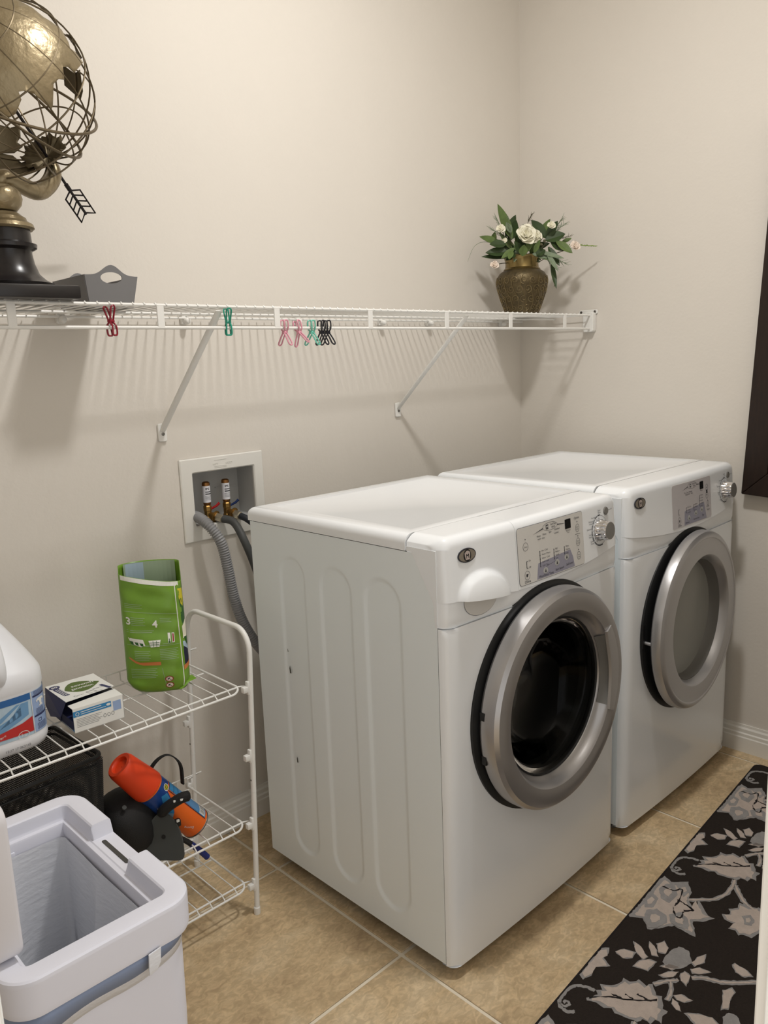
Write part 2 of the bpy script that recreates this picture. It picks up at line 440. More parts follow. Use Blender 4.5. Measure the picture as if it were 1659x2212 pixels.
def console(root, xs, name, proud=0.0, dome=False, zlow=ZLOW):
    """wraps the top edge: a profile in y,z swept across x"""
    prof_n = 14
    def surf(x, s):                                 # s 0..1: bottom of face to the back of the top
        zl = zlow(x)
        zt = .994
        if s <= .62:
            z = zl + (zt - zl) * s / .62; y = cons_y(x, z) - proud
        elif s <= .8:
            a = (s - .62) / .18 * PI / 2
            y0 = cons_y(x, zt) - proud; y = y0 + .022 * (1 - math.cos(a)); z = zt + (HT + proud * .4 - zt) * math.sin(a)
        else:
            t = (s - .8) / .2
            y0 = cons_y(x, zt) - proud + .022; y = y0 + (.082 - y0) * t; z = HT + proud * .4 - .0 * t
        e = min(x, W - x)
        if s > .62 and e < .03:                     # soften the two top corners
            z -= (.030 - e) ** 2 * 18
        return y, z
    ss = [i / 34 * .62 for i in range(35)] + [.62 + .18 * i / 8 for i in range(1, 9)] + [.82, .9, 1]
    if not dome: ss = [i / 10 * .62 for i in range(11)] + [.62 + .18 * i / 8 for i in range(1, 9)] + [.82, .9, 1]
    def f(i, j):
        x = xs[i]; y, z = surf(x, ss[j])
        if dome:
            dx = (x - .118) / .085; dz = (z - zlow(x)) / .060
            if dx * dx + dz * dz < 1: y -= .026 * (1 - dx * dx - dz * dz) ** .5 * min(1, (1 - dx * dx - dz * dz) * 3) 
        return (x, y, z)
    m = MB().grid(len(xs), len(ss), f)
    # close below and at the two ends
    n = len(ss); base = len(m.v)
    m.v += [(x, .06, zlow(x)) for x in xs]
    m.f += [(i * n, (i + 1) * n, base + i + 1, base + i) for i in range(len(xs) - 1)]
    for i in (0, len(xs) - 1):
        x = xs[i]; b2 = len(m.v); m.v += [(x, .082, zlow(x))]
        m.f.append(tuple([i * n + j for j in range(n)] + [b2, base + i]))
    return m.build(name, 'white', root, angle=50)

def machine(kind, x0):
    root = empty(kind, (x0, -.8715, 0)); wash = kind == 'washing_machine'
    cxl = W / 2
    # side panels; the one in view has three long recessed grooves
    def side(x, sg, name, fine):
        if not fine:
            poly = [(0, ZB), (YB, ZB), (YB, .980), (.064, .978), (.004, .878), (0, .826)]
            return MB().prism(poly, lambda u, v, d: (x + sg * d, u, v), 0, .004).build(name, 'sidewhite', root, smooth=False)
        caps = [(.487, .052), (.3225, .058), (.164, .060)]            # centre measured from the front edge, half width
        ny, nz = 150, 200
        def dep(y, z):
            d = 0
            for c, h in caps:
                zz = min(max(z, .090 + h), .908 - h); s = math.hypot(y - c, z - zz) - h
                t = min(max(-s / .009, 0), 1); d = max(d, t * t * (3 - 2 * t))
            return d * .0042
        def f(i, j):
            z = ZB + (.980 - ZB) * j / nz
            yl = 0 if z < .876 else (z - .876) / (.978 - .876) * .062
            y = yl + (YB - yl) * i / ny
            return (x + dep(y, z), y, z)
        return MB().grid(ny + 1, nz + 1, f).build(name, 'sidewhite', root, angle=60)
    side(-.0008, 1, 'side_panel', wash); side(W + .0008, -1, 'side_panel', False)
    MB().box((.006, YB - .004, ZB), (W - .006, YB, .98)).build('rear_panel', 'sidewhite', root, smooth=False)
    MB().box((.006, .02, ZB), (W - .006, YB - .004, ZB + .01)).build('base_pan', 'grayplastic', root, smooth=False)
    # front panel with round opening
    RO = .186; z0, z1 = ZB - .004, .8265
    angs = sorted(set([2 * PI * i / 96 for i in range(96)] + [math.atan2(b - DOORZ, a - cxl) % (2 * PI) for a in (0, W) for b in (z0, z1)]))
    rings = []
    for t in angs:
        c, s_ = math.cos(t), math.sin(t)
        lim = min([((W - cxl) / c if c > 1e-6 else 9), (-cxl / c if c < -1e-6 else 9), ((z1 - DOORZ) / s_ if s_ > 1e-6 else 9), ((z0 - DOORZ) / s_ if s_ < -1e-6 else 9)])
        row = []
        for k in [0, .1, .25, .4, .55, .7, .8, .87, .92, .95, .97, .985, .994, 1]:
            r = RO + (lim - RO) * k; x = min(max(cxl + r * c, 0), W); row.append((x, fy(x), DOORZ + r * s_))
        row.insert(0, (cxl + RO * c, .03, DOORZ + RO * s_))
        rings.append(row)
    rings.append(rings[0])
    m = MB().loft(rings, False, False, closed=False)
    lo = [(x, fy(x), z0) for x in XS]; m.loft([lo, [(x, .012, z0) for x in XS]], False, False, closed=False)   # lower return
    hi = [(x, fy(x), z1) for x in XS]; m.loft([hi, [(x, .012, z1) for x in XS]], False, False, closed=False)
    m.build('front_panel', 'white', root, angle=40)
    # band between front panel and console
    m = MB().grid(len(XS), 6, lambda i, j: (XS[i], fy(XS[i]) + (.0005 if j else .004), .8285 + (ZLOW(XS[i]) + .006 - .8285) * j / 5))
    m.loft([[(x, fy(x) + .0005, .8285) for x in XS], [(x, .012, .8285) for x in XS]], False, False, closed=False)
    m.build('fascia_band', 'white', root)
    MB().box((.004, .005, .824), (W - .004, .02, .831)).build('seam_gap', 'seam', root, smooth=False)
    for x, sg in ((0, 1), (W, -1)):                                     # the band and console wrap round the corner
        MB().prism([(-.0005, .8285), (.006, .8285), (.0085, .879), (.068, .9815), (.0825, .9815), (.0825, .992), (0, .992)], lambda u, v, d: (x + sg * d, u, v), -.0016, .006).build('corner_cheek', 'white', root, smooth=False)
    if wash:
        xd = [v for v in XS if v < .03] + [.03 + .203 * i / 60 for i in range(61)]
        console(root, xd, 'detergent_drawer', .0012, True, lambda x: .8835 - .022 * max(0, (x - .02) / .213) ** 1.3 if x > .02 else .8835)
        console(root, [.2352 + .0 * i + (W - .026 - .2352) * i / 24 for i in range(25)] + [v for v in XS if v > W - .026], 'console')
        m = MB(); n = 24                                                   # translucent finger grip below the drawer
        pts = [(.055 + .105 * i / n, .884 - .0006 * i) for i in range(n + 1)] + [(.1075 + .0525 * math.cos(a), .872 - .034 * math.sin(a)) for a in [PI * i / n for i in range(n + 1)]]
        Flat().poly(pts).build('finger_grip', 'overlay', root, lambda u, v, d: (u, fy(u) - .0008 - d, v), .02, thick=.0006)
        Flat().ring([(.1075 + .0535 * math.cos(2 * PI * i / 40), .872 + .035 * math.sin(2 * PI * i / 40)) for i in range(40)],
                    [(.1075 + .0525 * math.cos(2 * PI * i / 40), .872 + .034 * math.sin(2 * PI * i / 40)) for i in range(40)]).build('grip_outline', 'inkgray', root, lambda u, v, d: (u, fy(u) - .0009, v), .02)
    else:
        console(root, XS, 'console')
    # top with a shallow recess
    bm = bmesh.new()
    bmesh.ops.create_cube(bm, size=1)
    for v in bm.verts: v.co = Vector((W / 2 + v.co.x * (W + .006), (.0845 + .657) / 2 + v.co.y * (.657 - .0845), (.982 + HT) / 2 + v.co.z * (HT - .982)))
    bmesh.ops.bevel(bm, geom=[e for e in bm.edges if all(v.co.z > 1.0 for v in e.verts) and not all(v.co.y < .1 for v in e.verts)], offset=.02, segments=6, profile=.5, affect='EDGES')
    tf = max((f for f in bm.faces if f.normal.z > .99), key=lambda f: f.calc_area())
    bmesh.ops.inset_region(bm, faces=[tf], thickness=.038); bmesh.ops.inset_region(bm, faces=[tf], thickness=.010, depth=-.0035)
    for f in bm.faces: f.smooth = True
    for e in bm.edges: e.smooth = len(e.link_faces) < 2 or e.calc_face_angle(0) < .5
    me = bpy.data.meshes.new('top_panel'); bm.to_mesh(me); bm.free(); me.materials.append(M['white'])
    o = bpy.data.objects.new('top_panel', me); COL.objects.link(o); o.parent = root
    for a in ((.05, .04), (W - .05, .04), (.05, YB - .05), (W - .05, YB - .05)):
        MB().lathe([(.02, 0.0), (.022, .008), (.012, .012), (.012, ZB + .004)], 16, Matrix.Translation((*a, 0)), True, True).build('foot', 'grayplastic', root)
    # badge
    bx, bz = (.070, .974) if wash else (.057, .974)
    cm = lambda u, v, d: (u, cons_y(u, v) - .0016 - d, v)
    bd = Flat().poly(ell(bx, bz, .0275, .0150)).build('badge', 'ink', root, cm, thick=.002)
    Flat().poly(ell(bx, bz, .0250, .0125)).build('badge_field', 'badge', bd, lambda u, v, d: cm(u, v, .0024))
    Flat().poly(ell(bx, bz, .0115, .0128)).build('badge_disc', 'black', bd, lambda u, v, d: cm(u, v, .0028))
    f = Flat()
    cr = [(-.006, -.009), (.006, -.009), (.008, -.001), (.0085, .006), (.005, .004), (.004, .009), (.0015, .006), (0, .010), (-.0015, .006), (-.004, .009), (-.005, .004), (-.0085, .006), (-.008, -.001)]
    f.poly([(bx + a, bz + b) for a, b in cr]); f.build('badge_crest', 'crest', bd, lambda u, v, d: cm(u, v, .0031))
    f = Flat(); f.stroke([(bx - .0035, bz - .006), (bx - .0035, bz + .003), (bx, bz - .001), (bx + .0035, bz + .003), (bx + .0035, bz - .006)], .0016)
    f.build('badge_monogram', 'black', bd, lambda u, v, d: cm(u, v, .0034))
    # control overlay, local x 0..1 from left to right
    ox0, ox1, oz0, oz1 = (.2400, .5070, .8690, .9985) if wash else (.2330, .4860, .8700, .9960)
    ow, oh = ox1 - ox0, oz1 - oz0
    ov = Flat().poly(rrect(ox0, oz0, ox1, oz1, .008)).build('control_overlay', 'overlay' if wash else 'overlay2', root, lambda u, v, d: (u, cons_y(u, v) - .0004 - d, v), .02, thick=.0008)
    Flat().ring(rrect(ox0 - .0012, oz0 - .0012, ox1 + .0012, oz1 + .0012, .009), rrect(ox0, oz0, ox1, oz1, .008)).build('overlay_edge', 'inkgray' if wash else 'button', ov, lambda u, v, d: (u, cons_y(u, v) - .0006, v), .02)
    Q = lambda u, v: (ox0 + u * ow, oz0 + v * oh)
    pm = lambda k: (lambda u, v, d: (u, cons_y(u, v) - .0013 - k * .00025, v))
    f = Flat()
    if wash: f.poly([Q(.24, .015), Q(.83, .015), Q(.81, .20), Q(.77, .36), Q(.27, .30), Q(.255, .18)])
    else: f.poly([Q(.27, .015), Q(.86, .015), Q(.83, .20), Q(.80, .42), Q(.29, .34), Q(.28, .18)])
    f.build('lilac_print', 'lilac', ov, pm(0), .02)
    for u, v in (((.37, .135), (.55, .205), (.705, .245)) if wash else ((.39, .16), (.57, .22), (.73, .26))):
        Flat().poly(ell(*Q(u, v), .0095, .0075)).build('button', 'button', ov, pm(1), thick=.0003)
    f = Flat(); T = lambda s_, u, v, sz, al='LEFT': f.text(s_, *Q(u, v), sz, al)
    def oval(u, v, a, b): f.ring(ell(*Q(u, v), a, b), ell(*Q(u, v), a - .0008, b - .0008))
    def dot(u, v): f.poly(ell(*Q(u, v), .0016, .0016, 10))
    if wash:
        for (u, v) in ((.37, .135), (.55, .205), (.705, .245)): f.poly([Q(u - .012, v - .03), Q(u + .012, v - .03), Q(u, v + .03)])
        oval(.105, .66, .0098, .0098); oval(.105, .155, .0098, .0105); oval(.905, .715, .0085, .0098); oval(.905, .45, .0085, .0098); oval(.905, .19, .0085, .0098)
        T('Delay', .105, .645, .0052, 'CENTER'); T('Chime', .105, .025, .0086, 'CENTER'); T('Option', .90, .89, .0080, 'CENTER')
        T('Extra', .905, .72, .0046, 'CENTER'); T('Rinse', .905, .68, .0046, 'CENTER'); T('Rinse', .905, .455, .0046, 'CENTER'); T('& Spin', .905, .415, .0046, 'CENTER'); T('Stain', .905, .195, .0046, 'CENTER'); T('Cycle', .905, .155, .0046, 'CENTER')
        f.poly([Q(.09, .13), Q(.11, .13), Q(.12, .18), Q(.09, .18)])
        for u, v in ((.105, .79), (.905, .83), (.905, .56), (.905, .30)): dot(u, v)
        f.stroke([Q(.865, .60), Q(.945, .60)], .0010)
        f.stroke([Q(.105, .40), Q(.105, .28)], .0018); f.stroke([Q(.105, .40), Q(.125, .40)], .001); f.stroke([Q(.105, .28), Q(.125, .28)], .001)
        T('On', .135, .39, .0056); T('Off', .135, .27, .0056)
        f.stroke([Q(.30, .50), Q(.30, .23)], .0018); f.stroke([Q(.51, .46), Q(.51, .285)], .0018); f.stroke([Q(.675, .44), Q(.675, .315)], .0018)
        for i, t in enumerate(('Hot / Cold', 'Warm / Warm', 'Warm / Cold', 'Cold / Cold', 'Cold / Tap')): dot(.30, .50 - .0675 * i); T(t, .325, .49 - .0675 * i, .0056)
        for i, t in enumerate(('High', 'Medium', 'Gentle', 'Low')): dot(.51, .46 - .058 * i); T(t, .53, .45 - .058 * i, .0056)
        for i, t in enumerate(('Heavy', 'Medium', 'Light')): dot(.675, .44 - .062 * i); T(t, .695, .43 - .062 * i, .0056)
        T('Wash/Rinse Temp', .27, .035, .0078); T('Spin Speed', .52, .062, .0078); T('Soil Level', .69, .085, .0078)
        f.stroke([Q(.38, .195), Q(.42, .215), Q(.53, .245)], .0006)
        T('Wash', .27, .76, .0064); T('Rinse', .36, .77, .0064); T('Spin', .45, .78, .0064); T('wash  rinse', .28, .71, .0062)
        T('Unlocked', .53, .80, .0060); T('Locked', .53, .735, .0060); T('Estimated', .755, .71, .0048, 'CENTER'); T('Time', .755, .675, .0048, 'CENTER')
        ic = (.475, .90)
    else:
        for (u, v) in ((.39, .16), (.57, .22), (.73, .26)): f.poly([Q(u - .012, v - .03), Q(u + .012, v - .03), Q(u, v + .03)])
        oval(.155, .155, .0085, .0110); T('Chime', .155, .03, .0080, 'CENTER'); f.poly([Q(.145, .13), Q(.16, .13), Q(.165, .18), Q(.145, .18)])
        f.stroke([Q(.14, .42), Q(.14, .30)], .0016); f.stroke([Q(.14, .42), Q(.165, .42)], .001); f.stroke([Q(.14, .30), Q(.165, .30)], .001)
        for u, a, b, ls in ((.33, .415, .29, ('More Dry', 'Normal', 'Less Dry')), (.52, .435, .30, ('Regular', 'Medium', 'Low')), (.68, .60, .345, ('90 min', '75 min', '60 min', '45 min', '30 min'))):
            f.stroke([Q(u, a), Q(u, b)], .0016)
            for i, t in enumerate(ls):
                v = a + (b - a) * i / (len(ls) - 1); f.stroke([Q(u, v), Q(u + .02, v)], .001); T(t, u + .03, v - .012, .0056)
        T('Dryness', .30, .05, .0072); T('Temperature', .50, .075, .0072); T('Time', .73, .10, .0072)
        T('Dry  Cool  Wrinkle', .29, .745, .0064); T('Damp Alert   Filter', .32, .70, .0062); T('Minutes', .735, .70, .0052, 'CENTER')
        oval(.885, .745, .0085, .0105); oval(.885, .555, .0085, .0105); f.poly([Q(.86, .69), Q(.91, .69), Q(.90, .65), Q(.91, .61), Q(.86, .61), Q(.87, .65)])
        f.poly([Q(.875, .725), Q(.895, .725), Q(.885, .76)]); f.poly([Q(.875, .575), Q(.895, .575), Q(.885, .54)])
        oval(.905, .36, .006, .007); T('Wrinkle', .90, .27, .0060, 'CENTER'); T('Option', .91, .19, .0070, 'CENTER'); dot(.90, .43)
        ic = (.50, .90)
    # logo: oval with wings, dark square icon and two lines of lettering
    f.ring(ell(*Q(*ic), .030, .0095), ell(*Q(*ic), .0293, .0088))
    f.poly([Q(ic[0] - .11, ic[1]), Q(ic[0] - .11, ic[1] - .02), Q(ic[0] - .26, ic[1] - .075)]); f.poly([Q(ic[0] + .11, ic[1]), Q(ic[0] + .11, ic[1] - .02), Q(ic[0] + .25, ic[1] - .03)])
    a = Q(ic[0] - .045, ic[1]); f.poly(rrect(a[0] - .005, a[1] - .005, a[0] + .005, a[1] + .005, .001, 2))
    f.text('MAYTAG', *Q(ic[0] + .005, ic[1] + .008), .0058); f.text('SERIES', *Q(ic[0] + .02, ic[1] - .04), .0054)
    f.build('printed_legend', 'ink', ov, pm(2))['kind'] = 'stuff'
    a = Q(ic[0] - .045, ic[1]); f = Flat(); f.stroke([(a[0] - .0028, a[1] - .003), (a[0] - .0028, a[1] + .003), (a[0], a[1]), (a[0] + .0028, a[1] + .003), (a[0] + .0028, a[1] - .003)], .0012); f.build('logo_letter', 'button', ov, pm(3))
    dx, dz = Q(.752, .845) if wash else Q(.745, .835)
    Flat().poly(rrect(dx - .0125, dz - .0115, dx + .0125, dz + .0115, .001, 2)).build('display', 'black', ov, pm(2), thick=.0005)
    # dial
    kx, kz = (.588, .937) if wash else (.592, .937)
    ky = cons_y(kx, kz)
    f = Flat(); R = .0375
    f.ring([(kx + R * math.cos(t), kz + R * math.sin(t)) for t in [2 * PI * i / 60 for i in range(60)]], [(kx + (R - .0009) * math.cos(t), kz + (R - .0009) * math.sin(t)) for t in [2 * PI * i / 60 for i in range(60)]])
    f.build('dial_circle', 'inkgray', root, cm)
    f = Flat(); segs = [(85 + i * 22.5, 85 + i * 22.5 + 18) for i in range(7)] + [(244, 285)]
    for a0, a1 in segs:
        n = 8; p = [(kx + (R + .0022) * math.cos(math.radians(a0 + (a1 - a0) * i / n)), kz + (R + .0022) * math.sin(math.radians(a0 + (a1 - a0) * i / n))) for i in range(n + 1)]
        q = [(kx + R * math.cos(math.radians(a0 + (a1 - a0) * i / n)), kz + R * math.sin(math.radians(a0 + (a1 - a0) * i / n))) for i in range(n + 1)]
        f.poly(p + q[::-1])
    for i, t in enumerate((('Super Wash', 96), ('Normal', 120), ('Whitest Whites', 143), ('Delicates', 166), ('Hand Wash', 190), ('Quick Wash', 216)) if wash else (('Sensor Dry', 96), ('Normal', 125), ('Delicate', 155), ('Timed Dry', 187), ('Off', 218))):
        a = math.radians(t[1]); ws = t[0].split()
        for q, w_ in enumerate(ws): f.text(w_, kx + .0415 * math.cos(a) + (.012 if i == 0 else 0), kz + .0415 * math.sin(a) - .002 + (len(ws) - 1) * .003 - q * .0058 + (.006 if i == 0 else 0), .0060, 'RIGHT')
    f.text('Power Off', .630, .980, .0052); f.text('Off', kx + .041, kz - .004, .0055); f.text('On', kx + .041, kz + .004, .0055)
    f.build('dial_print', 'ink', root, lambda u, v, d: cm(u, v, .0002))['kind'] = 'stuff'
    f = Flat()
    for i in range(8): a = math.radians(95 + i * 20); f.poly(ell(kx + .0305 * math.cos(a), kz + .0305 * math.sin(a), .0017, .0020, 10))
    f.build('dial_lights', 'inkgray', root, lambda u, v, d: cm(u, v, .0002))['kind'] = 'stuff'
    T1 = Matrix.Translation((kx, ky, kz)) @ Matrix.Rotation(PI / 2 - .076, 4, 'X')
    def kn(r, d, amp): return [T1 @ Vector(((r - amp * (.5 + .5 * math.cos(14 * t)) ** 3) * math.cos(t), (r - amp * (.5 + .5 * math.cos(14 * t)) ** 3) * math.sin(t), d)) for t in [2 * PI * i / 112 for i in range(112)]]
    kb = MB().loft([kn(.0275, 0, 0), kn(.0275, .004, 0), kn(.0262, .006, .0022), kn(.0245, .024, .0026), kn(.0235, .028, .0006), kn(.0225, .0305, 0)]).build('dial_knob', 'chrome', root, angle=50)
    MB().lathe([(.0222, .0300), (.021, .0312), (.001, .0316)], 40, T1, False, True).build('knob_face', 'grayplastic', kb)
    pb = Matrix.Translation((.622, cons_y(.622, .981) - .0005, .981)) @ Matrix.Rotation(PI / 2 - .076, 4, 'X')
    MB().lathe([(.0105, 0), (.0105, .0015), (.009, .003), (.001, .0034)], 28, pb, True, True).build('power_button', 'grayplastic', root)
    # door: axis along -y
    A = Matrix.Translation((cxl, YPK, DOORZ)) @ Matrix.Rotation(PI / 2, 4, 'X')      # local z -> -y
    MB().lathe([(.190, -.03), (.190, .004), (.262, .0045), (.276, .001), (.2765, -.006)], 96, A).build('door_seat', 'gasket', root)
    # drum
    MB().lathe([(.186, -.06), (.186, -.08), (.235, -.085), (.238, -.36), (.12, -.365), (.001, -.365)], 64, A).build('drum', 'dark', root)
    MB().lathe([(.198, .0), (.184, -.005), (.176, -.02), (.180, -.05), (.186, -.062)], 64, A).build('door_boot', 'gasket', root)
    if wash:
        m = MB()                                                             # rows of perforations inside the drum
        for i in range(10):
            for j in range(44):
                a = 2 * PI * (j + .5 * (i % 2)) / 44; d = -.11 - .024 * i
                c = Vector((.2365 * math.cos(a), .2365 * math.sin(a), d)); tt = Vector((-math.sin(a), math.cos(a), 0)) * .005; zz = Vector((0, 0, .005))
                m.add([A @ (c - tt), A @ (c - zz), A @ (c + tt), A @ (c + zz)], [(0, 1, 2, 3)])
        o = m.build('drum_holes', 'hole', root, smooth=False); o['kind'] = 'stuff'
        for t in (.5, 2.6, 4.7):
            c, s_ = math.cos(t), math.sin(t)
            m = MB()
            rr = [[A @ Vector((c * (.236 - h) - s_ * w_, s_ * (.236 - h) + c * w_, d)) for h, w_ in ((0, -.035), (.03, -.014), (.036, 0), (.03, .014), (0, .035))] for d in (-.10, -.35)]
            m.loft(rr).build('drum_lifter', 'dark', root)
    # the swinging door itself
    if wash: dr = empty('door'); dr.parent = root; D0 = A
    else:
        dr = empty('door'); dr.parent = root; hx = cxl + .262
        dr.location = (hx, YPK - .006, 0); dr.rotation_euler = (0, 0, math.radians(1.7))
        D0 = Matrix.Translation((cxl - hx, .006, DOORZ)) @ Matrix.Rotation(PI / 2, 4, 'X')
    if wash:
        prof = [(.262, .010), (.2655, .016), (.2655, .034), (.262, .048), (.254, .056), (.244, .0585), (.226, .0580), (.212, .0545), (.2065, .049), (.203, .040), (.197, .030), (.1925, .026), (.1905, .022), (.1905, .012), (.262, .010)]
    else:
        prof = [(.266, .006), (.2695, .010), (.2695, .024), (.266, .034), (.258, .0395), (.250, .0405), (.247, .0385), (.240, .0390), (.206, .0410), (.199, .0405), (.195, .037), (.190, .026), (.186, .018), (.184, .012), (.184, .006), (.266, .006)]
    MB().lathe(prof, 128, D0).build('door_ring', 'silver' if wash else 'silver2', dr, angle=28)
    if wash:
        MB().lathe([(.1910, .0235), (.1885, .0245), (.1862, .0215), (.1862, .012), (.191, .012)], 96, D0).build('glass_bezel', 'gasket', dr)
        g = [(.1865, .020), (.178, .018), (.170, .004), (.158, -.028), (.140, -.058), (.11, -.076), (.06, -.084), (.001, -.086)]
        MB().lathe(g + [(r_ * .975, z_ - .004) for r_, z_ in g[::-1]], 96, D0).build('door_glass', 'glass', dr, angle=60)
        MB().lathe([(.182, .012), (.174, .008), (.168, -.012), (.166, -.014), (.171, .002), (.180, .008)], 96, D0).build('glass_clamp_ring', 'grayplastic', dr)
        # two hinge notches on the left flank
        for zz in (.040, -.062):
            c = DOORZ + zz - .004
            xe = cxl - math.sqrt(.2658 ** 2 - zz ** 2)
            MB().box((xe - .0012, YPK - .024, c - .010), (xe + .006, YPK - .012, c + .010)).build('hinge_notch', 'black', dr, smooth=False)
        # handle on the right
        n = 24; pk = []
        for i in range(n + 1):
            t = -.52 + 1.04 * i / n + .08; pk.append(t)
        mouth = MB(); rI, rO = .188, .236
        def hp(r_, t, d): return D0 @ Vector((r_ * math.cos(t), r_ * math.sin(t), d))
        rings = []
        for i, t in enumerate(pk):
            k = 1 - abs(i / n * 2 - 1) ** 3; ri = .2095 - .014 * k
            rings.append([hp(ri, t, .0535), hp(ri + .002, t, .0605), hp(ri + .012, t, .0612), hp(.2335, t, .0598), hp(.2345, t, .0575), hp(.215, t, .050)])
        mouth.loft(rings).build('handle', 'silver2', dr, angle=40)
        rings = [[hp(.1935, t, .0285), hp(.2085, t, .0535), hp(.207, t, .0545), hp(.1925, t, .030)] for t in pk[1:-1]]
        MB().loft(rings).build('handle_recess', 'grayplastic', dr)
    else:
        MB().lathe([(.1855, .016), (.182, .018), (.181, -.004), (.176, -.014), (.172, -.016), (.172, -.019), (.1855, -.006)], 96, D0).build('glass_bezel', 'grayplastic', dr)
        MB().lathe([(.1735, -.012), (.172, -.0125), (.09, -.0135), (.001, -.014), (.001, -.018), (.09, -.0175), (.1735, -.0165)], 96, D0).build('door_glass', 'smoke', dr)
        # pale inner lid behind the window
        MB().lathe([(.178, -.018), (.176, -.05), (.16, -.062), (.10, -.066), (.001, -.067)], 64, D0).build('door_inner_pan', 'overlay2', dr)
        MB().lathe([(.10, -.0655), (.096, -.052), (.085, -.046), (.001, -.045)], 48, D0 @ Matrix.Translation((-.10, -.06, 0)) @ Matrix.Rotation(.0, 4, 'Y')).build('inner_bulge', 'overlay', dr)
        MB().tube([D0 @ Vector((-.262, -.008, .02)), D0 @ Vector((-.262, -.008, -.012))], .005, 10).build('latch_pin', 'silver2', dr)
        MB().box((.0665, YPK - .0048, .56), (.075, YPK + .002, .63)).build('latch_plate', 'black', root, smooth=False)
    return root

washer = machine('washing_machine', .7139)
tag(washer, 'white front loading washing machine with dark round door glass, nearest the camera', 'washing machine')
dryer = machine('clothes_dryer', 1.4529)
tag(dryer, 'white front loading dryer in the corner with pale grey window and its door ajar', 'dryer')
# paint chips on the washer flank
for y, z, s in ((.502, .655, .004), (.497, .604, .010), (.490, .355, .008)):
    Flat().poly([(-s * .6, -s), (s * .3, -s * 1.1), (s * .5, s * .3), (s * .1, s)]).build('paint_chip', 'seam', washer, lambda u, v, d: (-.0002 - d, y + .02 + u * .6, z + v), thick=.0004)

# ------------------------------------------------------------------ wire shelf on the wall
SZ, SD, SL = 1.5139, .3244, .0482
shelf = tag(empty('wire_shelf', (XL, 0, SZ)), 'long white wire wall shelf spanning the back wall above the machines', 'shelf')
L = XR - XL - .012
def rod(y, z, r, name): MB().tube([(0, y, z), (L, y, z)], r, 8).build(name, 'wire', shelf)
rod(-SD, -.001, .0038, 'front_rail'); rod(-SD, -SL, .0038, 'lip_rail'); rod(-.165, -.006, .0030, 'middle_rail'); rod(-.016, -.006, .0032, 'back_rail')
cw = MB().tube([(0, -.012, .0), (0, -SD + .012, 0), (0, -SD - .002, .0035), (0, -SD - .005, -.001)], .0017, 5).build('cross_wire', 'wire', shelf)
n = 0; x = .012
while x < L - .004:
    if n == 0: cw.location.x = x
    else: dup(cw, shelf, (x, 0, 0))
    n += 1; x += .02605
st = MB().box((-.0085, -SD - .0035, -SL - .002), (.0085, -SD + .0005, .001)).build('lip_strut', 'wire', shelf, bevel=.001, bseg=1)
xs = [.1337 + .3135 * i - XL for i in range(-2, 7)]
st.location.x = xs[0]
for x in xs[1:]: dup(st, shelf, (x, 0, 0))
clip = MB().box((-.010, -.013, -.022), (.010, -.0006, .006)).lathe([(.008, 0), (.009, .012), (.006, .018)], 16, Matrix.Translation((0, -.012, -.013)) @ Matrix.Rotation(PI / 2, 4, 'X'), True, True).build('wall_clip', 'wire', shelf, bevel=.0015, bseg=1)
xs = [x - XL for x in (-.45, 0.0, .361, .694, 1.071, 1.422, 1.653, 2.067)]
clip.location.x = xs[0]
for x in xs[1:]: dup(clip, shelf, (x, 0, 0))
# end bracket on the right wall
eb = MB().prism(rrect(-.338, -.060, -.296, .010, .008), lambda u, v, d: (L + .010 - d, u, v), 0, .022)
eb.prism(rrect(-.345, .004, -.268, .020, .006), lambda u, v, d: (L + .0105 - d, u, v), 0, .004)
ebo = eb.build('end_bracket', 'wire', shelf, angle=40, bevel=.0015, bseg=1)
for y in (-.335, -.278):
    MB().lathe([(.0045, 0), (.0045, .002), (.001, .0028)], 12, Matrix.Translation((L + .0065, y, .012)) @ Matrix.Rotation(-PI / 2, 4, 'Y'), True, True).build('screw', 'steel', ebo)
# sloping support brackets
for bx, lab in ((.602, 'white diagonal shelf support bracket above the water outlet box'), (1.492, 'white diagonal shelf support bracket nearer the corner, above the dryer')):
    b = tag(empty('shelf_bracket', (bx, 0, 1.19)), lab, 'bracket', 'diagonal shelf brackets')
    path = [(0, -SD + .008, SZ - 1.19 - .010), (0, -SD + .018, SZ - 1.19 - .020), (0, -.020, .040), (0, -.0075, .026)]
    rr = []
    P = [Vector(p) for p in path]
    for i, p in enumerate(P):
        t = (P[min(i + 1, 3)] - P[max(i - 1, 0)]).normalized(); nn = Vector((1, 0, 0)).cross(t).normalized()
        wv, hv = (.0095, .0055) if 0 < i < 3 else (.0085, .003)
        rr.append([p + Vector((wv * math.cos(a), 0, 0)) + nn * hv * math.sin(a) for a in [2 * PI * k / 14 for k in range(14)]])
    MB().loft(rr).build('strut', 'wire', b)
    pl = MB().prism(rrect(-.0125, -.002, .0125, .046, .005), lambda u, v, d: (u, -.0006 - d, v), 0, .007).build('wall_plate', 'wire', b, bevel=.0015, bseg=1)
    MB().lathe([(.0042, 0), (.0042, .002), (.002, .003), (.0008, .0032)], 14, Matrix.Translation((0, -.0076, .018)) @ Matrix.Rotation(PI / 2, 4, 'X'), True, True).build('screw', 'steel', pl)

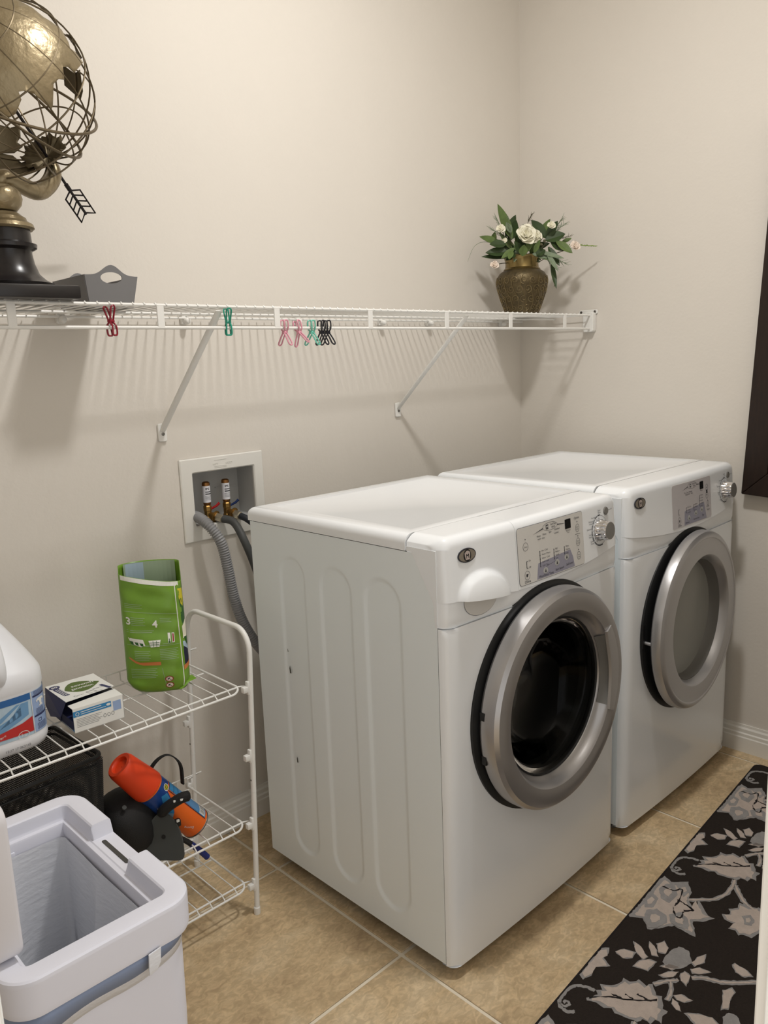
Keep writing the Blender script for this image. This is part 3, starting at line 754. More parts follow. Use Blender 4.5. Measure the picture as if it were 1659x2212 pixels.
# ------------------------------------------------------------------ wire clips hanging on the lip
def wire_clip(x, m, lab, up=False, rz=0, tilt=0, spread=1.0):
    r = tag(empty('wire_clip', (x, -SD, SZ - SL + (.012 if up else -.010))), lab, 'clip', 'coated wire clips on the shelf lip')
    r.rotation_euler = (tilt, (PI if up else 0), rz); r.scale = (1.12, 1.12, 1.08)
    for s in (-1, 1):
        y0 = s * .0062
        # jaw above the pivot, handle below it
        pts = [(.0052, y0, .024), (.0048, y0 * 1.05, .008), (.0040, -y0 * .2, -.001), (.0044, -y0 * 1.6 * spread, -.014), (.0046, -y0 * 2.7 * spread, -.026),
               (0, -y0 * 3.0 * spread, -.0295), (-.0046, -y0 * 2.7 * spread, -.026), (-.0044, -y0 * 1.6 * spread, -.014), (-.0040, -y0 * .2, -.001), (-.0048, y0 * 1.05, .008), (-.0052, y0, .024), (0, y0 * .9, .0262)]
        MB().tube(smooth_path(pts, 4, True), .0018, 6, True).build('wire_loop', m, r)
    MB().tube([(-.006, 0, -.001), (.006, 0, -.001)], .0036, 10).build('spring_coil', m, r)
    return r
wire_clip(.333, 'cliprd', 'dark red wire clip on the shelf lip, nearest the grey basket', True, rz=.35, tilt=.06, spread=.55)
wire_clip(.620, 'clipgn', 'dark green wire clip beside the first diagonal bracket', True, rz=-.4, tilt=-.05)
wire_clip(.783, 'clippk', 'upright pink wire clip under the shelf strut, left of the other pink one', rz=.1)
wire_clip(.828, 'clippk', 'slanting pink wire clip next to the aqua one', rz=.25, tilt=-.25)
wire_clip(.869, 'clipaq', 'aqua wire clip between the pink and the black ones', rz=.05, spread=1.2)
wire_clip(.902, 'clipbk', 'black wire clip next to the aqua one', rz=.05)
wire_clip(.921, 'clipbk', 'black wire clip at the right end of the row of clips', rz=.0, spread=1.2)

# ------------------------------------------------------------------ laundry outlet box, valves and hoses
ob = tag(empty('outlet_box', (.780, 0, .905)), 'white recessed laundry water outlet box in the wall left of the washer', 'outlet box')
bx = lambda x: x - .780; bz = lambda z: z - .905
oX0, oX1, oZ0, oZ1 = bx(.643), bx(.917), bz(.900), bz(1.133); iX0, iX1, iZ0, iZ1 = bx(.681), bx(.884), bz(.944), bz(1.092)
ro = rrect(oX0, oZ0, oX1, oZ1, .003, 3); ro2 = rrect(oX0 + .003, oZ0 + .003, oX1 - .003, oZ1 - .003, .003, 3); ri = rrect(iX0 - .003, iZ0 - .003, iX1 + .003, iZ1 + .003, .004, 3); ri2 = rrect(iX0, iZ0, iX1, iZ1, .004, 3)
MB().loft([[(u, -.0007, v) for u, v in ro], [(u, -.005, v) for u, v in ro], [(u, -.0075, v) for u, v in ro2], [(u, -.0075, v) for u, v in ri], [(u, -.004, v) for u, v in ri2], [(u, .002, v) for u, v in ri2]], False, False).build('face_plate', 'pvc', ob, smooth=False)
i3 = rrect(iX0 + .003, iZ0, iX1 - .003, iZ1 - .003, .006, 3)
MB().loft([[(u, .002, v) for u, v in ri2], [(u, .078, v) for u, v in i3]], False, True).build('box_liner', 'boxin', ob, angle=40)
MB().cbox((iX1 - .045, .0765, bz(1.03)), (.078, .002, .0025)).build('moulded_rib', 'boxin', ob, smooth=False)
f = Flat(); f.text('HOT', bx(.755), bz(1.108), .008, 'CENTER'); f.text('COLD', bx(.80), bz(1.108), .008, 'CENTER')
for q in range(3): f.stroke([(bx(.752), bz(1.122 - .0035 * q - (.014 if q else 0))), (bx(.792), bz(1.122 - .0035 * q - (.014 if q else 0)))], .0009)
f.build('moulded_lettering', 'pvc', ob, lambda u, v, d: (u, -.0077 - d, v), thick=.0008)['kind'] = 'stuff'
def valve(x, hm, lab, rot):
    y = .028; v = tag(empty('water_valve', (x, y, .9445)), lab, 'valve', 'brass laundry valves')
    T0 = Matrix()
    MB().lathe([(.008, .046), (.0105, .050), (.0112, .056), (.0112, .108), (.0104, .1125), (.007, .115), (.001, .1155)], 28, T0, True).build('hammer_arrestor', 'copper', v)
    lb = Flat().poly([(-2.6, .056), (1.2, .056), (1.2, .1035), (-2.6, .1035)]); cyl = lambda k: (lambda u, w_, d: (k * math.sin(u), -k * math.cos(u), w_))
    lo = lb.build('paper_label', 'label', v, cyl(.01145), .25)
    f = Flat(); f.text('IPS', -.75, .0925, .0085, sx=95, bold=.0002); f.stroke([(-.8, .0865), (.9, .0865)], .0024); f.stroke([(-.8, .0805), (1.0, .0805)], .0032)
    f.build('label_print', 'ink', lo, cyl(.0117), .15)['kind'] = 'stuff'
    f = Flat()
    for q in range(4): f.stroke([(-.9, .0745 - .0035 * q), (.7, .0745 - .0035 * q)], .0010)
    f.build('label_small_print', 'inkgray', lo, cyl(.0117), .15)['kind'] = 'stuff'
    MB().lathe([(.010, .0), (.0125, .004), (.0125, .012), (.0105, .014), (.0105, .03), (.012, .032), (.012, .044), (.0085, .048)], 8, T0, True, True).build('valve_body', 'brass', v, angle=20)
    d = Vector((math.sin(rot), -math.cos(rot), -.25)).normalized()
    q = Vector((0, 0, 1)).rotation_difference(d).to_matrix().to_4x4(); T1 = Matrix.Translation((0, 0, .022)) @ q
    MB().lathe([(.007, .004), (.009, .016), (.009, .024), (.0165, .025), (.0165, .028), (.013, .0285), (.013, .031)], 20, T1, True, True).build('outlet_spigot', 'brass', v, angle=30)
    MB().lathe([(.012, .031), (.0125, .033), (.0118, .050), (.009, .052)], 6, T1, True, True).build('hose_nut', 'nickel', v, angle=20)
    MB().tube([(.004, -.004, .034), (.020, -.016, .044), (.028, -.020, .052)], [.003, .0036, .004], 8).build('valve_handle', hm, v)
    return Vector((x, y, .9445)) + T1 @ Vector((0, 0, .052))
h1 = valve(.7405, 'redp', 'brass valve with red handle and copper arrestor in the outlet box', .38)
h2 = valve(.8050, 'bluep', 'brass valve with blue handle and copper arrestor in the outlet box', .22)
p = smooth_path([h1, h1 + Vector((.016, -.030, -.010)), (.780, -.090, .892), (.803, -.105, .80), (.818, -.110, .70), (.835, -.112, .58), (.86, -.115, .42)], 10)
tag(MB().tube(p, .0112, 14).build('supply_hose', 'hosedark'), 'smooth dark grey hot water hose from the red handled valve', 'hose', 'water supply hoses')
p = smooth_path([h2, h2 + Vector((.010, -.022, -.010)), (.848, -.060, .915), (.858, -.082, .865), (.868, -.095, .80), (.88, -.105, .68), (.90, -.11, .5)], 10)
tag(MB().tube(p, .0098, 14).build('supply_hose', 'hoseblack'), 'dark blue black cold water hose from the blue handled valve', 'hose', 'water supply hoses')
p = smooth_path([(.702, .070, .958), (.690, .030, .968), (.686, -.010, .969), (.6885, -.050, .955), (.704, -.072, .920), (.715, -.078, .885), (.725, -.080, .820), (.735, -.082, .745), (.752, -.088, .672), (.785, -.095, .600), (.83, -.10, .54), (.90, -.105, .48)], 30)
dist = [0]
for a, b in zip(p[:-1], p[1:]): dist.append(dist[-1] + (b - a).length)
q = []; rs = []; s = 0; i = 0
while s < dist[-1]:
    while dist[i + 1] < s: i += 1
    t = (s - dist[i]) / max(dist[i + 1] - dist[i], 1e-9); q.append(p[i].lerp(p[i + 1], t)); k = len(q) % 4
    rs.append((.0122, .0152, .0155, .0125)[k]); s += .0017
tag(MB().tube(q, rs, 16).build('drain_hose', 'hosegray', angle=80), 'grey corrugated drain hose curving down behind the washer', 'hose')

# ------------------------------------------------------------------ globe on its stand
gb = tag(empty('armillary_globe', (.162, -.262, SZ + .0045)), 'large bronze openwork globe with an arrow on a black turned base', 'globe')
BH = .098
MB().box((-BH, -BH, 0), (BH, BH, .026)).build('plinth', 'ebony', gb, bevel=.004)
MB().lathe([(.080, .0262), (.082, .033), (.068, .040), (.056, .052), (.049, .072), (.046, .092), (.047, .096), (.056, .101), (.057, .108), (.048, .112), (.047, .135), (.001, .135)], 48, None, True).build('turned_base', 'ebony', gb)
MB().lathe([(.052, .1352), (.056, .139), (.054, .146), (.044, .152), (.042, .158), (.037, .161), (.030, .167), (.001, .167)], 48, None, True).build('collar', 'bronze', gb)
MB().lathe([(.012, .167), (.028, .171), (.037, .182), (.040, .194), (.037, .206), (.028, .216), (.012, .221), (.001, .222)], 40, None, True).build('ball', 'bronze', gb)
GC = Vector((.1885, -.262, 1.9127)) - Vector((.162, -.262, SZ + .0045)); GR = .168
FW = Vector((.68166, .70785, -.18517)); RT = Vector((.7149, -.69823, -.03734)); UP = Vector((.15572, .10693, .982))
GF = Vector((.3422, .8945, .2877)); GRT = Vector((.9218, -.3789, .0815)); GU = Vector((-.182, -.2373, .9542))
AX = Vector((.669, .5097, -.5409)).normalized()                          # towards the south pole and the arrow's feathers
E1 = AX.orthogonal().normalized(); E2 = AX.cross(E1)
def sph(lat, lon, r): return GC + (AX * math.sin(lat) + (E1 * math.cos(lon) + E2 * math.sin(lon)) * math.cos(lat)) * r
for k in range(8):
    a = PI * k / 8
    MB().tube([GC + (AX * math.cos(t) + (E1 * math.cos(a) + E2 * math.sin(a)) * math.sin(t)) * GR for t in [2 * PI * i / 64 for i in range(64)]], .0017, 6, True).build('meridian_wire', 'bronzewire', gb)
for lat in (-.9, -.42, 0, .42, .9):
    MB().tube([sph(lat, 2 * PI * i / 64, GR) for i in range(64)], .0017, 6, True).build('parallel_wire', 'bronzewire', gb)
n2 = (GRT * .35 + GU * .90 - GF * .25).normalized(); u2 = n2.orthogonal().normalized(); w2 = n2.cross(u2)
for tilt, rr_ in ((0, 1.045), (.5, 1.02)):
    nn = (n2 + GRT * tilt).normalized(); u2 = nn.orthogonal().normalized(); w2 = nn.cross(u2)
    MB().tube([GC + (u2 * math.cos(t) + w2 * math.sin(t)) * GR * rr_ for t in [2 * PI * i / 72 for i in range(72)]], .0028, 8, True).build('outer_ring', 'bronzewire', gb)
def inside(x, y, P):
    c = False; j = len(P) - 1
    for i in range(len(P)):
        if (P[i][1] > y) != (P[j][1] > y) and x < (P[j][0] - P[i][0]) * (y - P[i][1]) / (P[j][1] - P[i][1]) + P[i][0]: c = not c
        j = i
    return c
def land(poly, side, m, name, r=1.006, step=.0125):
    """hammered sheet lying on the sphere: outline in units of the radius, seen along the room diagonal"""
    bm = bmesh.new(); vs = [bm.verts.new((x, y, 0)) for x, y in poly]; bm.faces.new(vs)
    bmesh.ops.triangulate(bm, faces=bm.faces[:])
    for ax in (0, 1):
        a = -1.0
        while a < 1.0:
            bmesh.ops.bisect_plane(bm, geom=bm.verts[:] + bm.edges[:] + bm.faces[:], plane_co=(a, 0, 0) if ax == 0 else (0, a, 0), plane_no=(1, 0, 0) if ax == 0 else (0, 1, 0)); a += .055
    for v in bm.verts:
        x, y = v.co.x, v.co.y; q = math.hypot(x, y)
        if q > .995: x *= .995 / q; y *= .995 / q
        z = math.sqrt(max(0, 1 - x * x - y * y))
        v.co = GC + (GRT * x + GU * y - GF * z * side) * GR * r
    bmesh.ops.recalc_face_normals(bm, faces=bm.faces)
    for f in bm.faces: f.smooth = True
    me = bpy.data.meshes.new(name); bm.to_mesh(me); bm.free(); me.materials.append(M[m])
    o = bpy.data.objects.new(name, me); COL.objects.link(o); o.parent = gb
    s = o.modifiers.new('sheet', 'SOLIDIFY'); s.thickness = .0018
    return o
land([(0.147,0.907),(0.325,0.833),(0.465,0.761),(0.549,0.684),(0.616,0.648),(0.722,0.575),(0.77,0.452),(0.772,0.396),(0.83,0.359),(0.894,0.265),(0.767,0.162),(0.714,0.216),(0.652,0.214),(0.643,0.092),(0.584,0.098),(0.522,0.051),(0.477,-0.152),(0.455,-0.193),(0.31,-0.043),(0.232,-0.01),(0.16,-0.023),(0.173,-0.095),(0.091,-0.228),(-0.016,-0.281),(-0.069,-0.267),(-0.158,-0.173),(-0.278,-0.226),(-0.303,-0.094),(-0.354,0.036),(-0.5,0.2),(-.6,.5),(-0.3,0.8)], 1, 'bronze', 'continent')
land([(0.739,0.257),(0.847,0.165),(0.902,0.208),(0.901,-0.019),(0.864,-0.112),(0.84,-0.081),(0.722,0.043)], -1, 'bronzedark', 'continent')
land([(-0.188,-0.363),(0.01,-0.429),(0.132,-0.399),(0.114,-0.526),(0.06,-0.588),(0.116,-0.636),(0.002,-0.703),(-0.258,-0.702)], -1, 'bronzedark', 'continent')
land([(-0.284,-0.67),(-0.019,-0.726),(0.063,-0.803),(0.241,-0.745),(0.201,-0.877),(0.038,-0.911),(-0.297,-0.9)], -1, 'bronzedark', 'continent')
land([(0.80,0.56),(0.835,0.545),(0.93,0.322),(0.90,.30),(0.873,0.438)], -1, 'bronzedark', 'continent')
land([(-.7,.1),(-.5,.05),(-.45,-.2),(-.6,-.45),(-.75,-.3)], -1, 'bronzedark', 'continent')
# scalloped rosette at the pole
rp = GC + AX * GR * .985
m = MB(); ring = []
for i in range(60):
    t = 2 * PI * i / 60; r_ = .046 * (1 + .10 * math.cos(10 * t)); rise = .004 * math.cos(20 * t)
    ring.append((t, r_, rise))
def rs_(k): return [rp + (E1 * math.cos(t) + E2 * math.sin(t)) * r_ * k - AX * (.014 * k * k + rise * k) for t, r_, rise in ring]
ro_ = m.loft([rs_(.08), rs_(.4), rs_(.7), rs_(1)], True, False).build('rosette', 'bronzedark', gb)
s = ro_.modifiers.new('sheet', 'SOLIDIFY'); s.thickness = .0015
# curved holder from ball to pole
P0 = Vector((0, 0, .215)); P3 = GC + AX * GR * 1.04
MB().tube(smooth_path([P0, P0 + Vector((.012, -.004, .018)), P0 * .5 + P3 * .5 + Vector((.020, -.004, -.034)), P3 * .85 + P0 * .15 + Vector((.022, .004, -.022)), P3], 8), [.013 + .004 * math.sin(PI * i / 32) for i in range(33)], 12).build('holder_arm', 'bronze', gb)
# arrow
tp = GC + AX * GR * 1.98; q0 = GC - AX * GR * 1.35
ar = MB().tube([q0, tp], .0030, 8).build('arrow_shaft', 'iron', gb)
sd = (GRT * .80 + GU * .56); sd = (sd - AX * sd.dot(AX)).normalized()
m = MB(); bl = .068
def fq(a, b): return GC + AX * (GR * 1.98 - bl + a) + sd * b
for sg in (-1, 1):
    m.tube([fq(-.004, 0), fq(.008, sg * .019), fq(bl + .012, sg * .019), fq(bl - .004, 0)], .0020, 6)
    for k in range(1, 4): m.tube([fq(bl * k / 4 - .008, 0), fq(bl * k / 4 + .008, sg * .019)], .0017, 6)
m.tube([fq(-.012, 0), fq(bl - .004, 0)], .0024, 6); m.build('arrow_feathers', 'iron', ar)
MB().tube([fq(-.022, 0), fq(-.006, 0)], .0048, 10).build('arrow_ferrule', 'iron', ar)

# ------------------------------------------------------------------ grey basket with cut-out handle
bk = tag(empty('handle_basket', (.398, -.13, SZ + .0022)), 'small grey tapered basket with cut out handle, beside the globe base', 'basket')
def bring(k, z, grow): 
    a, b = (.0505 + grow), (.072 + grow); return [(-a, -b, z), (a, -b, z), (a, b, z), (-a, b, z)]
def bw(u, v, fr):                                       # front or back wall, leaning out with height
    g = .011 * v / .068
    return (u * (1 + g / .0505), fr * (.072 + g), v)
for fr in (-1, 1):
    top = [(.0505, .068)] + [(.0505 - .101 * i / 24, .068 + .022 * math.exp(-((i / 24 - .5) / .20) ** 2) * (1 if 1 < i < 23 else 0)) for i in range(1, 24)] + [(-.0505, .068)]
    hole = ell(0, .063, .021, .012, 28)
    f = Flat(); bm = f.bm
    out = [(-.0505, 0), (.0505, 0)] + top
    a = [bm.verts.new((*p_, 0)) for p_ in out]; b_ = [bm.verts.new((*p_, 0)) for p_ in hole]
    ed = [bm.edges.new((a[i], a[(i + 1) % len(a)])) for i in range(len(a))] + [bm.edges.new((b_[i], b_[(i + 1) % len(b_)])) for i in range(len(b_))]
    bmesh.ops.triangle_fill(bm, edges=ed, use_beauty=True)
    o = f.build('handle_wall', 'felt', bk, lambda u, v, d: bw(u, v, fr))
    md = o.modifiers.new('wall', 'SOLIDIFY'); md.thickness = .003; md.offset = 0
for sg in (-1, 1):
    g = .011
    o = MB().add([(sg * .0505, -.072, 0), (sg * .0505, .072, 0), (sg * (.0505 + g), .072 + g, .068), (sg * (.0505 + g), -.072 - g, .068)], [(0, 1, 2, 3)]).build('side_wall', 'felt', bk, smooth=False)
    md = o.modifiers.new('wall', 'SOLIDIFY'); md.thickness = .003; md.offset = 0
MB().box((-.0505, -.072, .0), (.0505, .072, .003)).build('bottom', 'felt', bk, smooth=False)

# ------------------------------------------------------------------ brass vase and the flower arrangement
VX, VY = 1.985, -.165
va = tag(empty('brass_vase', (VX, VY, SZ + .0022)), 'round antique brass vase embossed with scrolls at the corner end of the shelf', 'vase')
vp = [(.050, 0), (.054, .004), (.060, .018), (.072, .048), (.083, .080), (.0905, .110), (.0915, .124), (.089, .138), (.080, .152), (.068, .160), (.0635, .163)]
MB().lathe([(.001, 0.0)] + vp + [(.060, .163), (.082, .120), (.05, .01), (.001, .008)], 64).build('body', 'vase', va)
MB().lathe([(.0640, .162), (.0655, .165), (.0600, .170), (.0585, .180), (.0600, .195), (.0635, .206), (.0655, .2085), (.0640, .211), (.0610, .209), (.0565, .19), (.056, .175), (.0600, .163)], 64).build('neck', 'vasegold', va)
def vr(z):
    for (r0, z0), (r1, z1) in zip(vp[:-1], vp[1:]):
        if z0 <= z <= z1: return r0 + (r1 - r0) * (z - z0) / (z1 - z0)
    return vp[-1][0]
m = MB()
def von(a, z, lift=.0006): r_ = vr(z) + lift; return (r_ * math.cos(a), r_ * math.sin(a), z)
for i in range(18):
    a0 = 2 * PI * i / 18
    for zc, s_, rad in ((.030, 1, .011), (.060, -1, .013), (.092, 1, .015), (.122, -1, .014)):
        a1 = a0 + (.17 if s_ > 0 else 0); pts = []
        for k in range(22):
            t = s_ * k * .42 + i; q_ = rad * (1 - k / 24)
            z = min(max(zc + q_ * math.sin(t), .004), .150); pts.append(von(a1 + q_ * math.cos(t) / vr(z), z))
        m.tube(pts, .0016, 4)
    pts = [von(a0 + .12 * math.sin(k * .55), .012 + .0115 * k) for k in range(12)]; m.tube(pts, .0015, 4)
o = m.build('scroll_relief', 'relief', va); o['kind'] = 'stuff'
fl = tag(empty('flower_arrangement', (VX, VY, SZ + .19)), 'artificial bouquet of cream flowers and green leaves standing in the brass vase', 'bouquet')
PX = 2.86 / 1720.6                                       # metres per photo pixel at the vase
def FP(px, py, dep=0.0):                                  # offset from the vase mouth
    return RT * ((px - 1134) * PX) + Vector((0, 0, (546 - py) * PX + .022)) - Vector((FW.x, FW.y, 0)) * dep
def leaf_mesh(name, m, l, w, curl):
    n = 8; v = []; f_ = []
    for i in range(n + 1):
        t = i / n; hw = w * math.sin(PI * min(1, t * .97 + .03)) ** .8 * (1 - .25 * t)
        z = curl * l * t * t
        v += [(-hw, t * l, z + hw * .35), (0, t * l, z), (hw, t * l, z + hw * .35)]
    for i in range(n): f_ += [(3 * i, 3 * i + 1, 3 * i + 4, 3 * i + 3), (3 * i + 1, 3 * i + 2, 3 * i + 5, 3 * i + 4)]
    v2 = [(x, y, z - .0008) for x, y, z in v]; k = len(v)
    f2 = [tuple(reversed([i + k for i in q_])) for q_ in f_]
    return MB().add(v + v2, f_ + f2)
protos = {}
def leaf(base, tip, w, m, up=None, curl=.12):
    base, tip = Vector(base), Vector(tip); d = tip - base; l = d.length
    key = (m, round(l, 2), round(w, 3))
    if key not in protos:
        o = leaf_mesh('leaf', m, round(l, 2), w, curl).build('leaf', m, fl, fix=False); protos[key] = o.data
    else:
        o = bpy.data.objects.new('leaf', protos[key]); COL.objects.link(o); o.parent = fl
    y = d.normalized(); nrm = (up or Vector((-FW.x, -FW.y, .5))); x = y.cross(nrm).normalized(); z = x.cross(y)
    R_ = Matrix((x, y, z)).transposed().to_4x4(); o.matrix_local = Matrix.Translation(base) @ R_
    return o
LV = [((1112, 512), (1078, 444), .014, 'leafmid', .02), ((1100, 505), (1122, 462), .012, 'leafdark', .0), ((1108, 512), (1122, 472), .016, 'leafdark', .0),
      ((1182, 510), (1150, 476), .016, 'leafdark', .03), ((1182, 512), (1205, 480), .012, 'leafdark', .03), ((1180, 516), (1222, 506), .017, 'leafdark', .04), ((1172, 505), (1196, 470), .010, 'leafmid', .0),
      ((1085, 520), (1040, 512), .011, 'leafmid', .03), ((1100, 540), (1050, 545), .014, 'leafdark', .05), ((1095, 525), (1058, 528), .013, 'leafdark', .05), ((1110, 548), (1046, 553), .009, 'leafdark', .04),
      ((1140, 540), (1143, 505), .010, 'leafmid', .08), ((1132, 548), (1108, 520), .012, 'leafdark', .06), ((1150, 545), (1162, 518), .007, 'leafmid', .09),
      ((1190, 520), (1222, 540), .015, 'leafdark', .05), ((1200, 520), (1232, 545), .012, 'leafmid', .06), ((1185, 530), (1205, 572), .010, 'leafdark', .05), ((1180, 545), (1198, 585), .007, 'leafgray', .07), ((1190, 560), (1197, 616), .007, 'leafdark', .06),
      ((1110, 535), (1080, 560), .008, 'leafmid', .08), ((1105, 540), (1095, 562), .008, 'leafmid', .08), ((1125, 540), (1085, 500), .010, 'leafmid', .0), ((1140, 520), (1170, 500), .012, 'leafdark', -.02),
      ((1150, 530), (1195, 520), .013, 'leafdark', -.03), ((1120, 530), (1075, 520), .013, 'leafdark', -.03), ((1135, 525), (1140, 480), .012, 'leafdark', -.03), ((1150, 545), (1190, 555), .010, 'leafgray', .06), ((1165, 540), (1215, 560), .007, 'leafgray', .06),
      ((1108, 500), (1098, 480), .009, 'leafgray', .03), ((1070, 520), (1074, 498), .008, 'leafmid', .02), ((1115, 550), (1090, 545), .012, 'leafdark', .06), ((1155, 548), (1180, 538), .012, 'leafdark', .06), ((1128, 550), (1130, 530), .012, 'leafmid', .07), ((1215, 520), (1236, 512), .006, 'leafmid', .03), ((1100, 548), (1064, 535), .010, 'leafdark', .02)]
for a, b, w_, mm, dp in LV: leaf(FP(*a, dp), FP(*b, dp + random.uniform(-.01, .03)), w_ * 1.45, mm)
for i in range(26):
    a = random.uniform(-1, 1); b0 = (1134 + 26 * a, 546 - random.uniform(0, 14)); t0 = (1134 + a * random.uniform(40, 92), 546 - random.uniform(-22, 62) * (1.1 - .55 * abs(a)))
    dp = random.uniform(-.03, .06); leaf(FP(*b0, dp * .5), FP(*t0, dp), random.uniform(.008, .014), ('leafdark', 'leafdark', 'leafmid', 'leafgray')[i % 4])
def sprig(base, tip, m, nn, ln, name='needle_sprig'):
    b, t = Vector(base), Vector(tip); mb_ = MB(); mb_.tube([b, b.lerp(t, .5) + Vector((0, 0, .003)), t], .0009, 4)
    for i in range(nn):
        q_ = b.lerp(t, .3 + .7 * i / nn); d = (t - b).normalized() * .7 + Vector((random.uniform(-1, 1), random.uniform(-1, 1), random.uniform(-.6, 1))) * .7
        mb_.tube([q_, q_ + d.normalized() * ln], [.0009, .0003], 4)
    return mb_.build(name, m, fl)
for a, b, mm, nn, ln in (((1100, 520), (1074, 468), 'leafgray', 16, .022), ((1100, 515), (1062, 492), 'leafgray', 14, .02), ((1140, 490), (1150, 464), 'stem', 12, .016), ((1190, 510), (1214, 472), 'leafgray', 18, .022), ((1195, 505), (1222, 482), 'leafgray', 14, .02),
                         ((1180, 540), (1222, 565), 'leafgray', 20, .024), ((1175, 545), (1205, 578), 'leafgray', 16, .022), ((1110, 515), (1100, 470), 'leafgray', 10, .014), ((1205, 515), (1234, 508), 'stem', 10, .014)):
    sprig(FP(*a, .03), FP(*b, .05), mm, nn, ln)
sp = MB(); b, t = FP(1232, 524, .03), FP(1290, 527, .03)
for i in range(40):
    q_ = b.lerp(t, i / 40); r_ = .011 * (1 - i / 44); a = i * 2.4
    sp.tube([q_, q_ + Vector((math.cos(a) * r_ * .5, math.sin(a) * r_, math.sin(a * 1.3) * r_)) + (t - b).normalized() * .004], [.0016, .0010], 5)
sp.tube([b, t], .0012, 5); sp.build('flower_spike', 'spike', fl)
MB().tube(smooth_path([FP(1100, 540, .02), FP(1060, 520, .04), FP(1030, 528, .05), FP(1014, 560, .05)], 8), [.0014 - .001 * i / 24 for i in range(25)], 5).build('grass_blade', 'leafgray', fl)
MB().tube(smooth_path([FP(1190, 560, .05), FP(1200, 590, .06), FP(1196, 612, .06)], 6), .0012, 5).build('hanging_stem', 'stem', fl)
def rose(c, r, m, nn, name):
    root = empty(name); root.parent = fl; root.location = c; f0 = (-Vector((FW.x, FW.y, -.35))).normalized()
    u = f0.orthogonal().normalized(); w_ = f0.cross(u)
    for k in range(nn):
        lay = k / nn; a = k * 2.399; tl = .30 + 1.25 * lay; rr = r * (.45 + .55 * lay)
        out = (u * math.cos(a) + w_ * math.sin(a)); side = f0.cross(out)
        v = []; f_ = []; NU, NV = 6, 5
        for i in range(NU):
            for j in range(NV):
                t = i / (NU - 1); s_ = (j / (NV - 1) - .5) * 2
                wd = rr * .75 * math.sin(PI * (t * .75 + .12)) * (1 + .08 * math.sin(7 * s_ + k))
                h = rr * t
                p_ = out * (h * math.sin(tl) + .06 * r) + f0 * (h * math.cos(tl) - abs(s_) ** 2 * -.12 * rr + .05 * r) + side * s_ * wd + out * (-.18 * rr * s_ * s_)
                v.append(p_)
        f_ = [(i * NV + j, (i + 1) * NV + j, (i + 1) * NV + j + 1, i * NV + j + 1) for i in range(NU - 1) for j in range(NV - 1)]
        o = MB().add(v, f_).build('petal', m, root, fix=False); md = o.modifiers.new('t', 'SOLIDIFY'); md.thickness = .0008
    return root
rose(FP(1135, 510, .075), .042, 'petal', 13, 'flower'); rose(FP(1156, 512, .07), .028, 'petal', 9, 'flower'); rose(FP(1083, 495, .06), .020, 'petal', 7, 'flower'); rose(FP(1189, 488, .06), .018, 'petal', 7, 'flower')
rose(FP(1069, 568, .06), .019, 'petalpink', 7, 'flower'); rose(FP(1241, 530, .05), .022, 'petalpink', 8, 'flower'); rose(FP(1093, 518, .04), .014, 'petal', 6, 'flower')
for a, b in (((1134, 580), (1135, 515)), ((1130, 580), (1085, 498)), ((1140, 580), (1188, 492)), ((1126, 570), (1072, 566)), ((1145, 575), (1236, 532)), ((1128, 580), (1104, 505)), ((1142, 578), (1200, 505))):
    MB().tube(smooth_path([FP(*a, 0), (FP(*a, 0) + FP(*b, .03)) * .5 + Vector((0, 0, .012)), FP(*b, .03)], 6), .0013, 5).build('stem', 'stem', fl)
for i in range(5):
    c = FP(1168 + 5 * math.cos(i * 2), 522 + 6 * math.sin(i * 2), .08); MB().lathe([(.001, -.005), (.0045, -.002), (.0045, .002), (.001, .005)], 8, Matrix.Translation(c)).build('bud', 'stem', fl)

# ------------------------------------------------------------------ espresso frame on the right wall
fr = tag(empty('wall_frame', (XR - .002, -.900, .907)), 'dark espresso wooden frame hanging on the right wall above the dryer', 'frame')
fr.rotation_euler = (math.radians(3.0), math.radians(-.6), 0)
FWD, FHT, BWD = .52, 1.15, .075
def fm(u, v, d): return (-d, -u, v)
MB().prism([(0, 0), (FWD, 0), (FWD - BWD, BWD), (BWD, BWD)], fm, .004, .034).build('bottom_rail', 'wood', fr, smooth=False, bevel=.003)
MB().prism([(0, FHT), (FWD, FHT), (FWD - BWD, FHT - BWD), (BWD, FHT - BWD)], fm, .004, .034).build('top_rail', 'wood', fr, smooth=False, bevel=.003)
MB().prism([(0, 0), (0, FHT), (BWD, FHT - BWD), (BWD, BWD)], fm, .004, .034).build('stile', 'wood', fr, smooth=False, bevel=.003)
MB().prism([(FWD, 0), (FWD, FHT), (FWD - BWD, FHT - BWD), (FWD - BWD, BWD)], fm, .004, .034).build('stile', 'wood', fr, smooth=False, bevel=.003)
MB().prism([(BWD - .004, BWD - .004), (FWD - BWD + .004, BWD - .004), (FWD - BWD + .004, FHT - BWD + .004), (BWD - .004, FHT - BWD + .004)], fm, .003, .016).build('inner_panel', 'mirror', fr, smooth=False)

